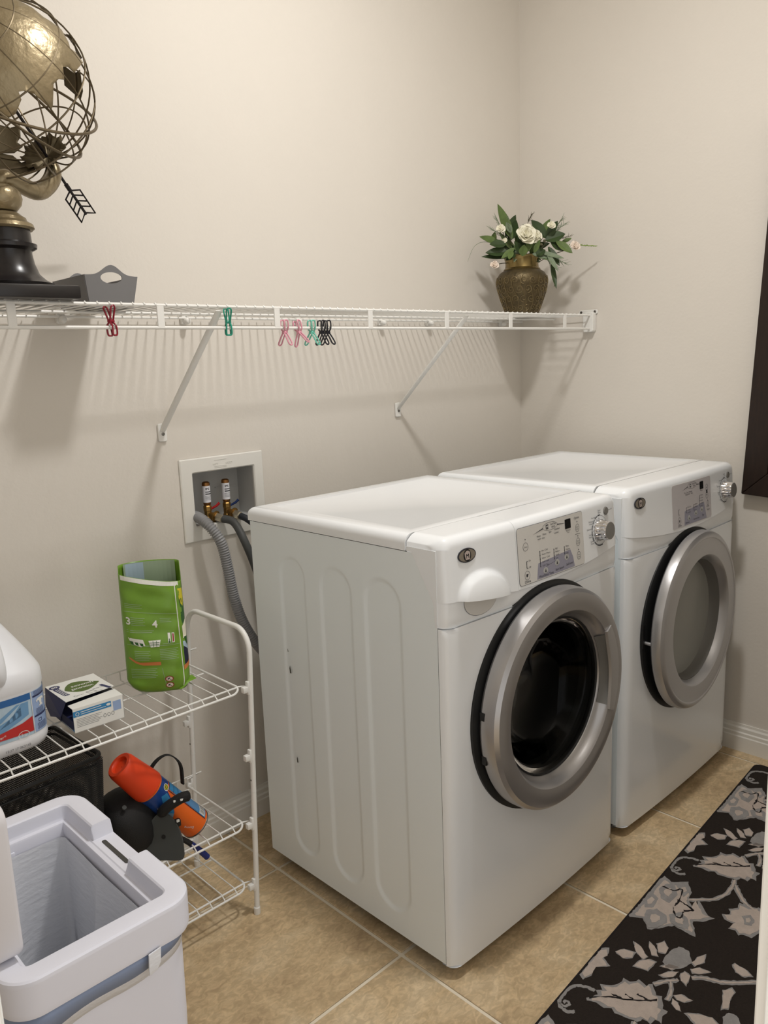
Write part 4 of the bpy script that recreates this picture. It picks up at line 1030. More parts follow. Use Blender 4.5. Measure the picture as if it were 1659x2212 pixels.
# ------------------------------------------------------------------ rug
RA = math.radians(3.618)
rug = tag(empty('floor_rug', (.75, -1.097, 0), (0, 0, RA)), 'dark brown runner rug with taupe flowers and leaves in front of the machines', 'rug')
RW = .50
MB().prism(rrect(-.42, -RW, 1.372, .0, .018, 4), lambda u, v, d: (u, v, d), .0005, .0105).build('pile', 'rug', rug, bevel=.003, bseg=2)
MB().tube([(x, y, .006) for x, y in rrect(-.4205, -RW - .0005, 1.3725, .0005, .018, 4)], .0045, 6, True).build('bound_edge', 'rugline', rug)
RUG = {
'leaf':[(0.115,-0.046),(0.139,-0.062),(0.149,-0.053),(0.159,-0.062),(0.169,-0.051),(0.187,-0.076),(0.208,-0.084),(0.218,-0.083),(0.216,-0.098),(0.235,-0.11),(0.229,-0.13),(0.243,-0.137),(0.218,-0.157),(0.222,-0.168),(0.192,-0.183),(0.191,-0.193),(0.17,-0.192),(0.152,-0.198),(0.156,-0.182),(0.138,-0.181),(0.14,-0.163),(0.125,-0.157),(0.122,-0.142),(0.12,-0.127),(0.117,-0.111),(0.124,-0.101),(0.116,-0.088),(0.118,-0.069),(0.11,-0.049)],
'flower':[(0.415,-0.0015),(0.473,-0.003),(0.517,-0.003),(0.544,-0.003),(0.597,-0.002),(0.616,-0.006),(0.604,-0.031),(0.619,-0.049),(0.631,-0.064),(0.595,-0.086),(0.562,-0.092),(0.532,-0.116),(0.578,-0.112),(0.537,-0.149),(0.534,-0.167),(0.506,-0.148),(0.493,-0.129),(0.445,-0.155),(0.444,-0.127),(0.451,-0.102),(0.439,-0.092),(0.416,-0.076),(0.398,-0.058),(0.427,-0.032),(0.412,-0.005)],
'bud':[(0.165,-.002),(0.196,-.002),(0.24,-.002),(0.271,-0.003),(0.284,-0.014),(0.264,-0.024),(0.246,-0.02),(0.231,-0.042),(0.208,-0.019),(0.18,-0.023),(0.157,-0.016)],
'sprA':[(0.281,-0.03),(0.303,-0.042),(0.308,-0.069),(0.288,-0.071),(0.271,-0.054)],
'sprB':[(0.34,-0.048),(0.334,-0.072),(0.312,-0.097),(0.296,-0.093),(0.311,-0.066)],
'sprC':[(0.364,-0.077),(0.351,-0.099),(0.327,-0.115),(0.322,-0.102),(0.344,-0.084)],
'sprD':[(0.264,-0.082),(0.29,-0.085),(0.309,-0.101),(0.311,-0.118),(0.272,-0.114),(0.266,-0.092)],
'sprE':[(0.366,-0.094),(0.386,-0.104),(0.369,-0.122),(0.347,-0.124),(0.34,-0.109)],
's1':[(0.356,-0.179),(0.383,-0.183),(0.405,-0.195),(0.376,-0.201),(0.349,-0.189)],
's2':[(0.336,-0.184),(0.355,-0.197),(0.358,-0.224),(0.337,-0.21),(0.327,-0.191)],
's3':[(0.309,-0.172),(0.325,-0.178),(0.317,-0.193),(0.282,-0.197),(0.289,-0.182)],
's4':[(0.274,-0.137),(0.298,-0.148),(0.315,-0.169),(0.291,-0.165),(0.274,-0.148)],
's5':[(0.302,-0.129),(0.324,-0.141),(0.328,-0.167),(0.308,-0.154)],
'lf1':[(0.24,-0.183),(0.254,-0.197),(0.253,-0.224),(0.236,-0.213),(0.232,-0.196)],
'lf2':[(0.232,-0.186),(0.228,-0.2),(0.209,-0.215),(0.205,-0.205),(0.215,-0.191)],
'fl2':[(0.563,-0.173),(0.574,-0.19),(0.591,-0.181),(0.611,-0.196),(0.63,-0.193),(0.629,-0.219),(0.643,-0.236),(0.624,-0.255),(0.57,-0.272),(0.541,-0.261),(0.524,-0.256),(0.523,-0.239),(0.512,-0.229),(0.525,-0.218),(0.52,-0.204),(0.547,-0.207),(0.546,-0.186)],
'leafS':[(0.409,-0.251),(0.417,-0.254),(0.416,-0.274),(0.402,-0.298),(0.387,-0.284),(0.39,-0.263)],
'stalk':[(0.32,-0.26),(0.342,-0.273),(0.333,-0.283),(0.306,-0.282),(0.275,-0.289),(0.265,-0.277),(0.296,-0.27)],
'leafB':[(0.209,-0.221),(0.227,-0.246),(0.235,-0.271),(0.224,-0.293),(0.199,-0.287),(0.19,-0.253)],
}
RUGG = {'starR':[(0.32,-0.128),(0.36,-0.126),(0.389,-0.138),(0.39,-0.162),(0.356,-0.179),(0.323,-0.169),(0.307,-0.141)],
'pod':[(0.247,-0.285),(0.268,-0.293),(0.27,-0.307),(0.252,-0.322),(0.226,-0.313),(0.225,-0.295)]}
GROUT_ = {'fpet1':[(0.428,-0.033),(0.459,-0.027),(0.48,-0.045),(0.473,-0.071),(0.448,-0.083),(0.416,-0.072),(0.403,-0.056)],
'fpet2':[(0.478,-0.076),(0.507,-0.095),(0.492,-0.119),(0.456,-0.133),(0.45,-0.11),(0.454,-0.09)],
'fpet3':[(0.554,-0.017),(0.591,-0.025),(0.597,-0.042),(0.562,-0.064),(0.52,-0.058),(0.525,-0.037)],
'fpet4':[(0.6,-0.045),(0.617,-0.066),(0.591,-0.082),(0.566,-0.078)],
'fpet5':[(0.491,-0.005),(0.533,-0.01),(0.52,-0.031),(0.481,-0.037),(0.467,-0.019)],
'fl2c':[(0.584,-0.215),(0.601,-0.228),(0.59,-0.243),(0.563,-0.243),(0.557,-0.228)]}
RLINE = [[(0.119,-0.051),(0.148,-0.082),(0.166,-0.115),(0.186,-0.143),(0.205,-0.166)],[(0.177,-0.107),(0.174,-0.124)],[(0.193,-0.126),(0.193,-0.149)],[(0.158,-0.084),(0.162,-0.103)],
[(0.572,-0.021),(0.572,-0.049),(0.591,-0.063),(0.548,-0.074),(0.519,-0.074)],[(0.545,-0.071),(0.54,-0.092),(0.532,-0.116),(0.514,-0.099)],[(0.511,-0.074),(0.484,-0.089),(0.485,-0.103),(0.51,-0.099)]]
RVINE = [([(0.145,-0.052),(0.144,-0.034),(0.132,-0.012),(0.11,-0.004),(0.082,-0.004),(0.061,-0.013),(0.058,-0.034),(0.067,-0.045)], .008), ([(0.068,-0.007),(0.065,-0.02),(0.077,-0.026),(0.082,-0.017),(0.073,-0.015)], .006),
([(0.561,-0.09),(0.583,-0.114),(0.605,-0.139),(0.644,-0.155),(0.687,-0.157),(0.715,-0.153)], .012), ([(0.694,-0.161),(0.655,-0.188),(0.632,-0.214),(0.626,-0.241),(0.632,-0.274),(.64,-.33)], .014),
([(0.243,-0.141),(0.268,-0.157),(0.289,-0.176)], .012), ([(0.314,-0.196),(0.331,-0.219),(0.341,-0.248),(0.359,-0.274),(0.386,-0.303),(0.417,-0.337),(.44,-.40)], .013), ([(0.274,-0.165),(0.242,-0.179),(0.219,-0.18)], .010)]
def fringe(P, amp=.0016, st=.007):
    out = []
    for i in range(len(P)):
        a, b = P[i], P[(i + 1) % len(P)]; l = math.hypot(b[0] - a[0], b[1] - a[1]); k = max(1, int(l / st))
        for j in range(k):
            t = j / k; out.append((a[0] + (b[0] - a[0]) * t + random.uniform(-amp, amp), min(-.001, a[1] + (b[1] - a[1]) * t + random.uniform(-amp, amp))))
    return out
def shrink(P, k):
    cx_ = sum(p_[0] for p_ in P) / len(P); cy_ = sum(p_[1] for p_ in P) / len(P)
    return [(cx_ + (x_ - cx_) * k, cy_ + (y_ - cy_) * k) for x_, y_ in P]
PER = .592
def rug_piece(P, name, m, h, k):
    if min(p_[0] for p_ in P) + k * PER < -.41 or max(p_[0] for p_ in P) + k * PER > 1.365: return
    key = name + str(id(P))
    if key not in protos:
        o = Flat().poly(fringe(P)).build(name, m, rug, lambda u, v, d: (u, v, h + d), thick=.0006); protos[key] = o.data
    else:
        o = bpy.data.objects.new(name, protos[key]); COL.objects.link(o); o.parent = rug
    o.location = (k * PER, 0, 0)
SH = {n_: shrink(P, .86) for n_, P in RUG.items()}
SH2 = {n_: shrink(P, .45) for n_, P in GROUT_.items()}
def ribbon(pts, w_):
    pts = [(p_.x, p_.y) for p_ in smooth_path([(*p_, 0) for p_ in pts], 5)]; L_, R2 = [], []
    for i in range(len(pts)):
        a, b = pts[max(i - 1, 0)], pts[min(i + 1, len(pts) - 1)]; l = math.hypot(b[0] - a[0], b[1] - a[1]) or 1
        nx, ny = -(b[1] - a[1]) / l * w_ / 2, (b[0] - a[0]) / l * w_ / 2
        L_.append((pts[i][0] + nx, pts[i][1] + ny)); R2.append((pts[i][0] - nx, pts[i][1] - ny))
    return L_ + R2[::-1]
VN = [ribbon(p_, w_) for p_, w_ in RVINE]; VN2 = [ribbon(p_, w_ * .35) for p_, w_ in RVINE if w_ > .009]; LN = [ribbon(p_, .0032) for p_ in RLINE]
for k in (-1, 0, 1, 2):
    for P in VN: rug_piece(P, 'vine_motif', 'ruggray', .0104, k)
    for P in VN2: rug_piece(P, 'vine_core', 'ruglight', .0109, k)
    for n_, P in RUG.items():
        rug_piece(P, 'flower_motif' if n_[0] in 'fs' else 'leaf_motif', 'ruggray', .0106, k); rug_piece(SH[n_], 'motif_fill', 'ruglight', .0111, k)
    for n_, P in RUGG.items(): rug_piece(P, 'flower_motif', 'ruggray', .0111, k)
    for n_, P in GROUT_.items(): rug_piece(P, 'petal_motif', 'ruggray', .0116, k); rug_piece(shrink(P, .82) if False else SH2[n_], 'petal_fill', 'ruglight', .0121, k)
    for P in LN: rug_piece(P, 'vein_line', 'rugline', .0122, k)

# ------------------------------------------------------------------ white wire rack on the left
rk = tag(empty('wire_rack', (.1875, -.23, 0)), 'free standing white wire rack with three shelves left of the washer', 'rack')
LEAN = .047; RX = .360; RYF, RYB = -.144, .144
def rp_(x, y, z): return (x + LEAN * z, y, z)
for sg in (-1, 1):
    x = sg * RX; r_ = .055; zt = .748
    pts = [rp_(x, RYF, .012), rp_(x, RYF, .30), rp_(x, RYF, zt - r_)] + [rp_(x, RYF + r_ - r_ * math.cos(a), zt - r_ + r_ * math.sin(a)) for a in [PI / 2 * i / 8 for i in range(1, 9)]] + [rp_(x, RYB - r_ + r_ * math.sin(a), zt - r_ + r_ * math.cos(a)) for a in [PI / 2 * i / 8 for i in range(0, 9)]] + [rp_(x, RYB, .30), rp_(x, RYB, .012)]
    fr_ = MB().tube(pts, .0068, 14).build('end_frame', 'wire', rk)
    for y in (RYF, RYB):
        MB().lathe([(.0082, 0), (.0085, .002), (.0085, .018), (.0070, .020)], 16, Matrix.Translation(rp_(x, y, 0)), True, True).build('foot_cap', 'wire', rk)
        for z in (.606, .430, .250, .084):
            c = rp_(x - sg * .011, y, z)
            cl = MB().cbox((c[0] + sg * .003, c[1], c[2]), (.007, .012, .034)).cbox((c[0] - sg * .006, c[1], c[2] - .002), (.014, .013, .015)).build('shelf_clip', 'wire', rk, bevel=.002, bseg=2)
        MB().lathe([(.0026, 0), (.001, .0016)], 8, Matrix.Translation(rp_(x - sg * .0066, y, .365)) @ Matrix.Rotation(-sg * PI / 2, 4, 'Y'), True, True).build('push_pin', 'steel', rk)
        MB().lathe([(.0071, -.002), (.0074, 0), (.0071, .002)], 14, Matrix.Translation(rp_(x, y, .335))).build('tube_joint', 'wire', rk)
for zi in (.606, .250, .084):
    sh_ = empty('rack_shelf', rp_(0, 0, zi)); sh_.parent = rk
    xa = RX - .022; yf, yb = RYF + .006, RYB - .006; r_ = .024
    # frame: side rods swing round into the front rod
    pts = [(-xa, yb, 0), (-xa, yf + r_, 0)] + [(-xa + r_ - r_ * math.cos(a), yf + r_ - r_ * math.sin(a), -.008 * i / 6) for i, a in [(i, PI / 2 * i / 6) for i in range(1, 7)]] + \
          [(xa - r_ + r_ * math.sin(a), yf + r_ - r_ * math.cos(a), -.008 * (1 - i / 6)) for i, a in [(i, PI / 2 * i / 6) for i in range(0, 7)]] + [(xa, yb, 0)]
    MB().tube(pts, .0028, 8).build('frame_rod', 'wire', sh_)
    MB().tube([(-xa + .004, yf + .016, .0), (xa - .002, yf + .016, .0)], .0024, 8).build('front_rod', 'wire', sh_)
    MB().tube([(-xa, .03, -.004), (xa, .03, -.004)], .0022, 8).build('middle_rod', 'wire', sh_)
    MB().tube([(-xa, yb - .01, -.004), (xa + .008, yb - .01, -.004)], .0022, 8).build('rear_rod', 'wire', sh_)
    MB().tube(smooth_path([(-xa, yb, 0), (-xa, yb + .002, .020), (-xa + .006, yb + .002, .026), (xa - .006, yb + .002, .026), (xa, yb + .002, .020), (xa, yb, 0)], 3), .0019, 6).build('back_lip', 'wire', sh_)
    w0 = MB().tube([(0, yb + .001, .024), (0, yb, .003), (0, yf + .016, .003), (0, yf + .001, -.008)], .0016, 6).build('cross_wire', 'wire', sh_)
    k = 0; x = xa - .031
    while x > -xa + .01:
        if k == 0: w0.location.x = x
        else: dup(w0, sh_, (x, 0, 0))
        k += 1; x -= .0362
    MB().tube([(xa - .002, yf + .018, 0), (xa + .016, yf + .010, 0)], .0022, 6).build('corner_hook', 'wire', sh_)

# ------------------------------------------------------------------ things on the rack
# detergent jug
TOPZ = .606 + .0046
jg = tag(empty('detergent_jug', (.034, -.222, TOPZ)), 'white plastic detergent jug with blue and red label on the top rack shelf', 'jug')
def sring(cx_, cy_, a, b, z, n=56, e=3.2):
    out = []
    for k in range(n):
        t = 2 * PI * k / n; c, s_ = math.cos(t), math.sin(t)
        out.append((cx_ + a * math.copysign(abs(c) ** (2 / e), c), cy_ + b * math.copysign(abs(s_) ** (2 / e), s_), z))
    return out
JA, JB = .097, .088
rings = [sring(0, 0, JA * k, JB * k, z) for k, z in ((.86, 0), (.94, .003), (.985, .012), (1.0, .022), (.99, .027), (.982, .031), (.982, .125), (.99, .130), (1.0, .134), (1.0, .146), (.985, .162))]
for t in [i / 12 for i in range(1, 13)]:
    k = .985 - .72 * t ** 1.15; rings.append(sring(.004 * t, .040 * t, JA * k, JB * k * (1 - .10 * math.sin(PI * t)), .162 + .115 * t, e=3.2 - 1.1 * t))
rings.append(sring(.004, .040, .024, .024, .290, e=2)); rings.append(sring(.004, .040, .024, .024, .300, e=2))
MB().loft(rings).build('body', 'jug', jg, angle=60)
MB().tube(smooth_path([(-.004, -.062, .150), (-.004, -.082, .172), (-.003, -.080, .200), (-.001, -.052, .238), (.002, .0, .272), (.004, .03, .284)], 7), [.020, .0185] + [.0165] * 32 + [.018, .020], 14).build('handle', 'jug', jg)
MB().lathe([(.027, .296), (.028, .298), (.028, .328), (.025, .332), (.001, .333)], 32, Matrix.Translation((.004, .040, 0)), True).build('cap', 'jugblue', jg)
# perimeter parametrisation for the wrap-round label
per = [Vector(p_) for p_ in sring(0, 0, JA * .986, JB * .986, 0, 400)]
acc = [0]
for i in range(400): acc.append(acc[-1] + (per[(i + 1) % 400] - per[i]).length)
front = 300
def jmap(k):
    def f_(u, v, d):
        s_ = (acc[front] + u) % acc[-1]; i = 0
        lo, hi = 0, 399
        while lo < hi:
            md_ = (lo + hi + 1) // 2
            if acc[md_] <= s_: lo = md_
            else: hi = md_ - 1
        t = (s_ - acc[lo]) / max(acc[lo + 1] - acc[lo], 1e-9); p_ = per[lo].lerp(per[(lo + 1) % 400], t)
        return (p_.x * (1 + k * .006), p_.y * (1 + k * .006), v)
    return f_
lab = Flat().poly([(-.11, .033), (.165, .033), (.165, .123), (-.11, .123)]).build('label', 'jugsky', jg, jmap(0), .006)
Flat().poly([(-.11, .109), (.052, .109), (.052, .123), (-.11, .123)]).build('blue_band', 'jugblue', lab, jmap(1), .006)
sw = Flat()
for o_ in (0, .03, .055): sw.poly([(-.11 + o_, .050), (-.06 + o_, .058), (-.01 + o_, .078), (.03 + o_ * .3, .106), (.022 + o_ * .3, .106), (-.02 + o_, .082), (-.07 + o_, .064), (-.11 + o_, .058)])
sw.build('swirl_print', 'jugswirl', lab, jmap(.8), .006)['kind'] = 'stuff'
Flat().poly([(-.11, .042), (.052, .040), (.052, .072), (.03, .064), (-.03, .053), (-.11, .050)]).build('red_band', 'jugred', lab, jmap(1.4), .006)
Flat().poly([(.055, .034), (.150, .034), (.150, .1225), (.055, .1225)]).build('side_panel_print', 'jugpale', lab, jmap(1), .006)
f = Flat(); f.text('and Keeps', -.058, .0555, .0095); f.text('Whiter Longer*', -.066, .0445, .0095)
f.ring(ell(.030, .039, .0115, .0085), ell(.030, .039, .0103, .0073)); f.text('he', .030, .0355, .0105, 'CENTER')
sh_p = [(.070, .086), (.074, .090), (.072, .098), (.068, .099), (.066, .095), (.064, .100), (.070, .104), (.083, .104), (.089, .100), (.087, .095), (.085, .099), (.081, .098), (.080, .090), (.084, .086)]
f.poly(sh_p); f.stroke([(.0535, .034), (.0535, .1225)], .0016)
f.build('white_print', 'canwhite', lab, jmap(2.2), .004)['kind'] = 'stuff'
f = Flat(); f.poly([(.057, .109), (.095, .109), (.095, .1125), (.057, .1125)]); f.poly([(.057, .066), (.14, .066), (.14, .0695), (.057, .0695)])
for q_ in range(5):
    f.stroke([(.062, .082 - .0028 * q_), (.085, .082 - .0028 * q_)], .0009); f.stroke([(.062, .050 - .0028 * q_), (.088, .050 - .0028 * q_)], .0009)
    f.stroke([(.095, .103 - .0045 * q_), (.125, .103 - .0045 * q_)], .0009); f.stroke([(.096, .060 - .0035 * q_), (.13, .060 - .0035 * q_)], .0009); f.stroke([(.06, .121 - .0024 * q_), (.12, .121 - .0024 * q_)], .0008)
f.stroke([(.066, .054), (.066, .060), (.074, .060), (.074, .054), (.066, .054)], .001); f.stroke([(.0915, .070), (.0915, .107)], .0008)
f.text('Loads', .066, .1098, .003)
f.build('navy_print', 'navy', lab, jmap(2), .004)['kind'] = 'stuff'
f = Flat(); f.text('15:27 17 0K2142', -.01, .012, .0075); f.text('LOT 20', -.055, .010, .006); f.build('date_stamp', 'inkgray', jg, lambda u, v, d: tuple(Vector(jmap(0)(u, v, d)) * 1.0 + Vector((0, -.0016, 0))), .004)['kind'] = 'stuff'

# powder carton
ct = tag(empty('detergent_carton', (.230, -.222, TOPZ), (0, 0, math.radians(-3))), 'opened white and navy detergent sheet carton beside the jug', 'carton')
CW, CD, CH = .112, .168, .056
hw, hd = CW / 2, CD / 2
MB().box((-hw, -hd, 0), (hw, -hd + .0012, CH - .0018)).build('front_wall', 'carton', ct, smooth=False)
MB().box((-hw, hd - .0012, 0), (hw, hd, CH)).build('rear_wall', 'carton', ct, smooth=False)
MB().box((hw - .0012, -hd, 0), (hw, hd, CH - .003)).build('end_wall', 'carton', ct, smooth=False)
MB().box((-hw, -hd, 0), (hw, hd, .0012)).build('base', 'carton', ct, smooth=False)
MB().box((-hw, .0, 0), (-hw + .0012, hd, CH)).build('navy_end_wall', 'navy', ct, smooth=False)
MB().box((-hw + .002, -hd + .004, .0014), (hw - .003, hd - .004, .022)).build('inner_tray', 'navy', ct, smooth=False)
MB().add([(-hw, -hd, 0), (-hw + .003, -hd + .035, .0), (-hw + .012, -hd + .03, CH * .7), (-hw, -hd, CH - .004)], [(0, 1, 2, 3)]).build('torn_blue_tab', 'cartonblue', ct, smooth=False)
# lid: rear part flat, front edge lifted above a dark slit, flap hanging at the left
cut = -.050
def lidf(u, v, d):
    lift = .005 * max(0, min(1, (hd - v) / (hd - cut))) ** 1.5
    return (u, v, CH + .0006 + lift + d)
lid = Flat().poly([(-hw - .001, cut), (hw, cut + .012), (hw, hd), (-hw - .001, hd)]).build('lid', 'carton', ct, lidf, None, .02, thick=.0012)
Flat().poly([(-hw, -hd), (hw, -hd), (hw, cut + .011), (-hw, cut - .006)]).build('front_strip', 'carton', ct, lambda u, v, d: (u, v, CH - .0018 + d), thick=.0012)
MB().add([(-hw - .001, cut, lidf(0, cut, 0)[2]), (-hw - .001, hd, CH + .0006), (-hw - .008, hd - .012, .020), (-hw - .016, .018, .012), (-hw - .014, cut + .004, .030)], [(0, 1, 2, 3, 4)]).build('side_flap', 'navy', ct, smooth=False)
lm = lambda k: (lambda u, v, d: (lambda q_: (q_[0], q_[1], q_[2] + .0014 + k * .0002))(lidf(u, v, 0)))
lf_ = []
for i in range(25):
    t = i / 24; lf_.append((-.034 + .080 * t, .022 + .042 * math.sin(PI * t ** .8) * (1 - .1 * t)))
lf_ += [(-.034 + .080 * (1 - i / 24), .022 - .042 * math.sin(PI * (1 - i / 24) ** .8) * .85) for i in range(1, 24)]
Flat().poly(lf_).build('leaf_print', 'cartongreen', lid, lm(0), None, .02)
f = Flat(); f.text('seventh', -.016, .030, .0165, ang=-.04, bold=.0003); f.text('generation', -.022, .010, .0175, ang=-.04, sx=.66, bold=.0003); f.build('leaf_lettering', 'canwhite', lid, lm(1), None, .02)['kind'] = 'stuff'
f = Flat(); f.poly(ell(-.044, .060, .012, .012)); f.poly([(-.052, .048), (-.038, .052), (-.034, -.012), (-.046, -.012)]); f.poly([(.034, -.004), (.042, -.002), (.050, -.040), (.042, -.042)])
f.build('navy_print', 'navy', lid, lm(0), None, .02)['kind'] = 'stuff'
f = Flat(); f.text('80', -.044, .0555, .0135, 'CENTER', bold=.0003)
for q_ in range(3): f.stroke([(-.047 + .004 * q_, .044), (-.044 + .004 * q_, -.008)], .0014)
f.build('white_print', 'canwhite', lid, lm(1), None, .02)['kind'] = 'stuff'
f = Flat()
for i, w_ in enumerate(('free', '&clear', 'SHEETS')): f.text(w_, -.022 + .018 * i, -.034 + .006 * i, .007)
f.stroke([(-.004, -.026), (.012, -.024), (.016, -.038), (0, -.040), (-.004, -.026)], .0012); f.ring(ell(-.028, -.032, .005, .005), ell(-.028, -.032, .0038, .0038)); f.stroke([(.014, -.02), (.028, -.018)], .001); f.stroke([(.014, -.04), (.030, -.038)], .001)
f.build('small_print', 'inkgray', lid, lm(0), None, .02)['kind'] = 'stuff'
fm_ = lambda k: (lambda u, v, d: (u, -hd - .0004 - k * .0002, v))
Flat().poly([(-hw, .036), (hw - .028, .036), (hw - .028, .049), (-hw, .049)]).build('blue_band', 'cartonblue', ct, fm_(0))
Flat().poly([(hw - .024, .024), (hw - .006, .024), (hw - .006, .046), (hw - .024, .046)]).build('blue_stamp', 'jugpale', ct, fm_(0))
f = Flat(); f.stroke([(-hw + .016, .0445), (hw - .05, .0455)], .0016); f.stroke([(-hw + .016, .040), (hw - .04, .040)], .0012); f.ring(ell(-hw + .009, .042, .0042, .0042), ell(-hw + .009, .042, .003, .003)); f.poly(ell(hw - .034, .043, .005, .003)); f.build('band_lettering', 'canwhite', ct, fm_(1))['kind'] = 'stuff'
f = Flat()
for q_ in range(6): f.stroke([(-hw + .006, .030 - .0035 * q_), (hw - .050 - .004 * (q_ % 3), .030 - .0035 * q_)], .0008)
for q_ in range(3): f.ring(ell(hw - .044 + .009 * q_, .020, .0035, .0045, 12), ell(hw - .044 + .009 * q_, .020, .0026, .0036, 12))
f.build('front_small_print', 'inkgray', ct, fm_(0))['kind'] = 'stuff'
f = Flat()
for q_ in range(5): f.stroke([(.004 + .012 * q_, .012), (.004 + .012 * q_, .044)], .0010)
f.build('end_lettering', 'jugpale', ct, lambda u, v, d: (-hw - .0005, u, v))['kind'] = 'stuff'

# green pouch
bg = tag(empty('detergent_pouch', (.424, -.208, TOPZ), (0, 0, math.radians(-30))), 'tall green stand up detergent pouch, open at the top, on the rack', 'pouch')
BWH, BDP, BHT = .073, .046, .281
def pouch_ring(t, n=72):
    """t height 0..1: rounded lens, wide base pinched towards the top"""
    a = BWH * (1.0 - .10 * (1 - min(1, t / .12)) ** 2 - .04 * t); b = BDP * (1.0 - .30 * max(0, t - .35) - .25 * (1 - min(1, t / .10)) ** 2)
    e = 2.6 + .6 * (1 - t); out = []
    for k in range(n):
        q_ = 2 * PI * k / n; c, s_ = math.cos(q_), math.sin(q_)
        x = a * math.copysign(abs(c) ** (2 / e), c); y = b * math.copysign(abs(s_) ** (2 / e), s_)
        wob = .0018 * math.sin(9 * t + 3 * q_) + .0012 * math.sin(23 * t - 5 * q_) + .0010 * math.sin(41 * t + 2 * q_ + 1)
        lift = .022 * max(0, -x / BWH) ** 2 * (1 - min(1, t / .15)) if t < .15 else 0
        ht = BHT - (.016 * x / BWH if y < 0 else -.0) + (.030 if y > b * .15 else 0) * max(0, (t - .55) / .45)
        out.append((x, y + wob, ht * t + lift))
    return out
m = MB().loft([pouch_ring(i / 40) for i in range(41)], True, False); bo = m.build('pouch_film', 'bag', bg, angle=70)
md = bo.modifiers.new('film', 'SOLIDIFY'); md.thickness = .0010; md.offset = 1
def face_pt(u, v, k=0):                                  # print position on the front face: u across, v height in metres
    t = min(max(v / BHT, 0), 1); a = BWH * (1.0 - .10 * (1 - min(1, t / .12)) ** 2 - .04 * t); b = BDP * (1.0 - .30 * max(0, t - .35) - .25 * (1 - min(1, t / .10)) ** 2)
    e = 2.6 + .6 * (1 - t); c = min(.999, abs(u) / a); s_ = (1 - c ** e) ** (1 / e); q_ = math.atan2(-(s_ ** (e / 2)), math.copysign(c ** (e / 2), u))
    wob = .0018 * math.sin(9 * t + 3 * q_) + .0012 * math.sin(23 * t - 5 * q_) + .0010 * math.sin(41 * t + 2 * q_ + 1)
    if q_ < 0: q_ += 2 * PI
    wob = .0018 * math.sin(9 * t + 3 * q_) + .0012 * math.sin(23 * t - 5 * q_) + .0010 * math.sin(41 * t + 2 * q_ + 1)
    lift = .022 * max(0, -u / BWH) ** 2 * (1 - min(1, t / .15)) if t < .15 else 0
    return (u, -b * s_ + wob - .0018 - k * .0004, (BHT - .016 * u / BWH) * t + lift)
fp = lambda k: (lambda u, v, d: face_pt(u, v, k))
Flat().poly([(-.066, .270), (.064, .270), (.064, .2805), (-.066, .2805)]).build('white_hem', 'bagwhite', bg, fp(0), .008, .004)
f = Flat(); f.text('3', -.062, .170, .024, bold=.0006); f.text('4', -.002, .166, .024, bold=.0006); f.build('step_numbers', 'bagwhite', bg, fp(0), .01, .01)['kind'] = 'stuff'
f = Flat()
for u0, u1, v0, nn in ((-.05, -.018, .187, 5), (.016, .042, .188, 3), (-.066, -.022, .218, 3), (-.066, 0, .157, 2), (.018, .044, .126, 2), (.010, .052, .112, 7), (-.048, -.012, .108, 6), (-.06, .0, .064, 6), (-.03, -.008, .121, 1)):
    for q_ in range(nn): f.stroke([(u0, v0 - .0042 * q_), (u1 - .004 * (q_ % 2), v0 - .0042 * q_)], .0009)
for v_ in (.200, .122): f.stroke([(-.064, v_), (.06, v_)], .0008)
f.stroke([(.012, .064), (.018, .018)], .0008)
f.build('fine_print', 'bagpale', bg, fp(0), .01, .01)['kind'] = 'stuff'
f = Flat(); f.poly([(-.060, .140), (-.026, .136), (-.022, .122), (-.032, .118), (-.054, .126)])
f.poly([(-.014, .134), (.014, .136), (.010, .119), (-.010, .118)]); f.stroke([(.034, .128), (.034, .152)], .006); f.stroke([(.043, .128), (.043, .152)], .006)
f.build('picture_white', 'bagwhite', bg, fp(0), .01, .01)['kind'] = 'stuff'
f = Flat()
for q_ in range(3): f.poly([(-.057 + .011 * q_, .132 - .002 * q_), (-.049 + .011 * q_, .131 - .002 * q_), (-.048 + .011 * q_, .122 - .001 * q_), (-.054 + .011 * q_, .125 - .002 * q_)])
f.stroke([(-.012, .129), (.011, .130)], .0014); f.stroke([(-.011, .124), (.010, .125)], .0014); f.stroke([(-.004, .134), (-.003, .119)], .001); f.stroke([(.004, .134), (.004, .119)], .001)
f.poly(ell(.034, .130, .0022, .0022, 12)); f.stroke([(.034, .130), (.034, .138)], .0018); f.build('picture_dark', 'bagdark', bg, fp(1), .01, .01)['kind'] = 'stuff'
f = Flat(); f.stroke([(.043, .130), (.043, .150)], .003); f.build('red_thermometer', 'bagred', bg, fp(1), .01, .01)
Flat().poly([(-.062, .092), (-.046, .084), (-.038, .081), (.010, .081), (.010, .072), (-.030, .073), (-.046, .078), (-.062, .088)]).build('orange_band', 'bagorange', bg, fp(0), .008, .01)
for v_ in (.036, .018):
    o = Flat().poly(ell(.026, v_, .0098, .0078)).build('warning_disc', 'bagred', bg, fp(0), .006, .006)
    Flat().poly(ell(.026, v_, .0076, .0060)).build('disc_field', 'petalpink', o, fp(1), .006, .006)
    f = Flat(); f.poly([(.021, v_ - .003), (.025, v_ - .001), (.028, v_ + .004), (.024, v_ + .003)]); f.stroke([(.021, v_ + .004), (.031, v_ - .004)], .0012); f.build('disc_symbol', 'ink', o, fp(2), .006, .006)['kind'] = 'stuff'
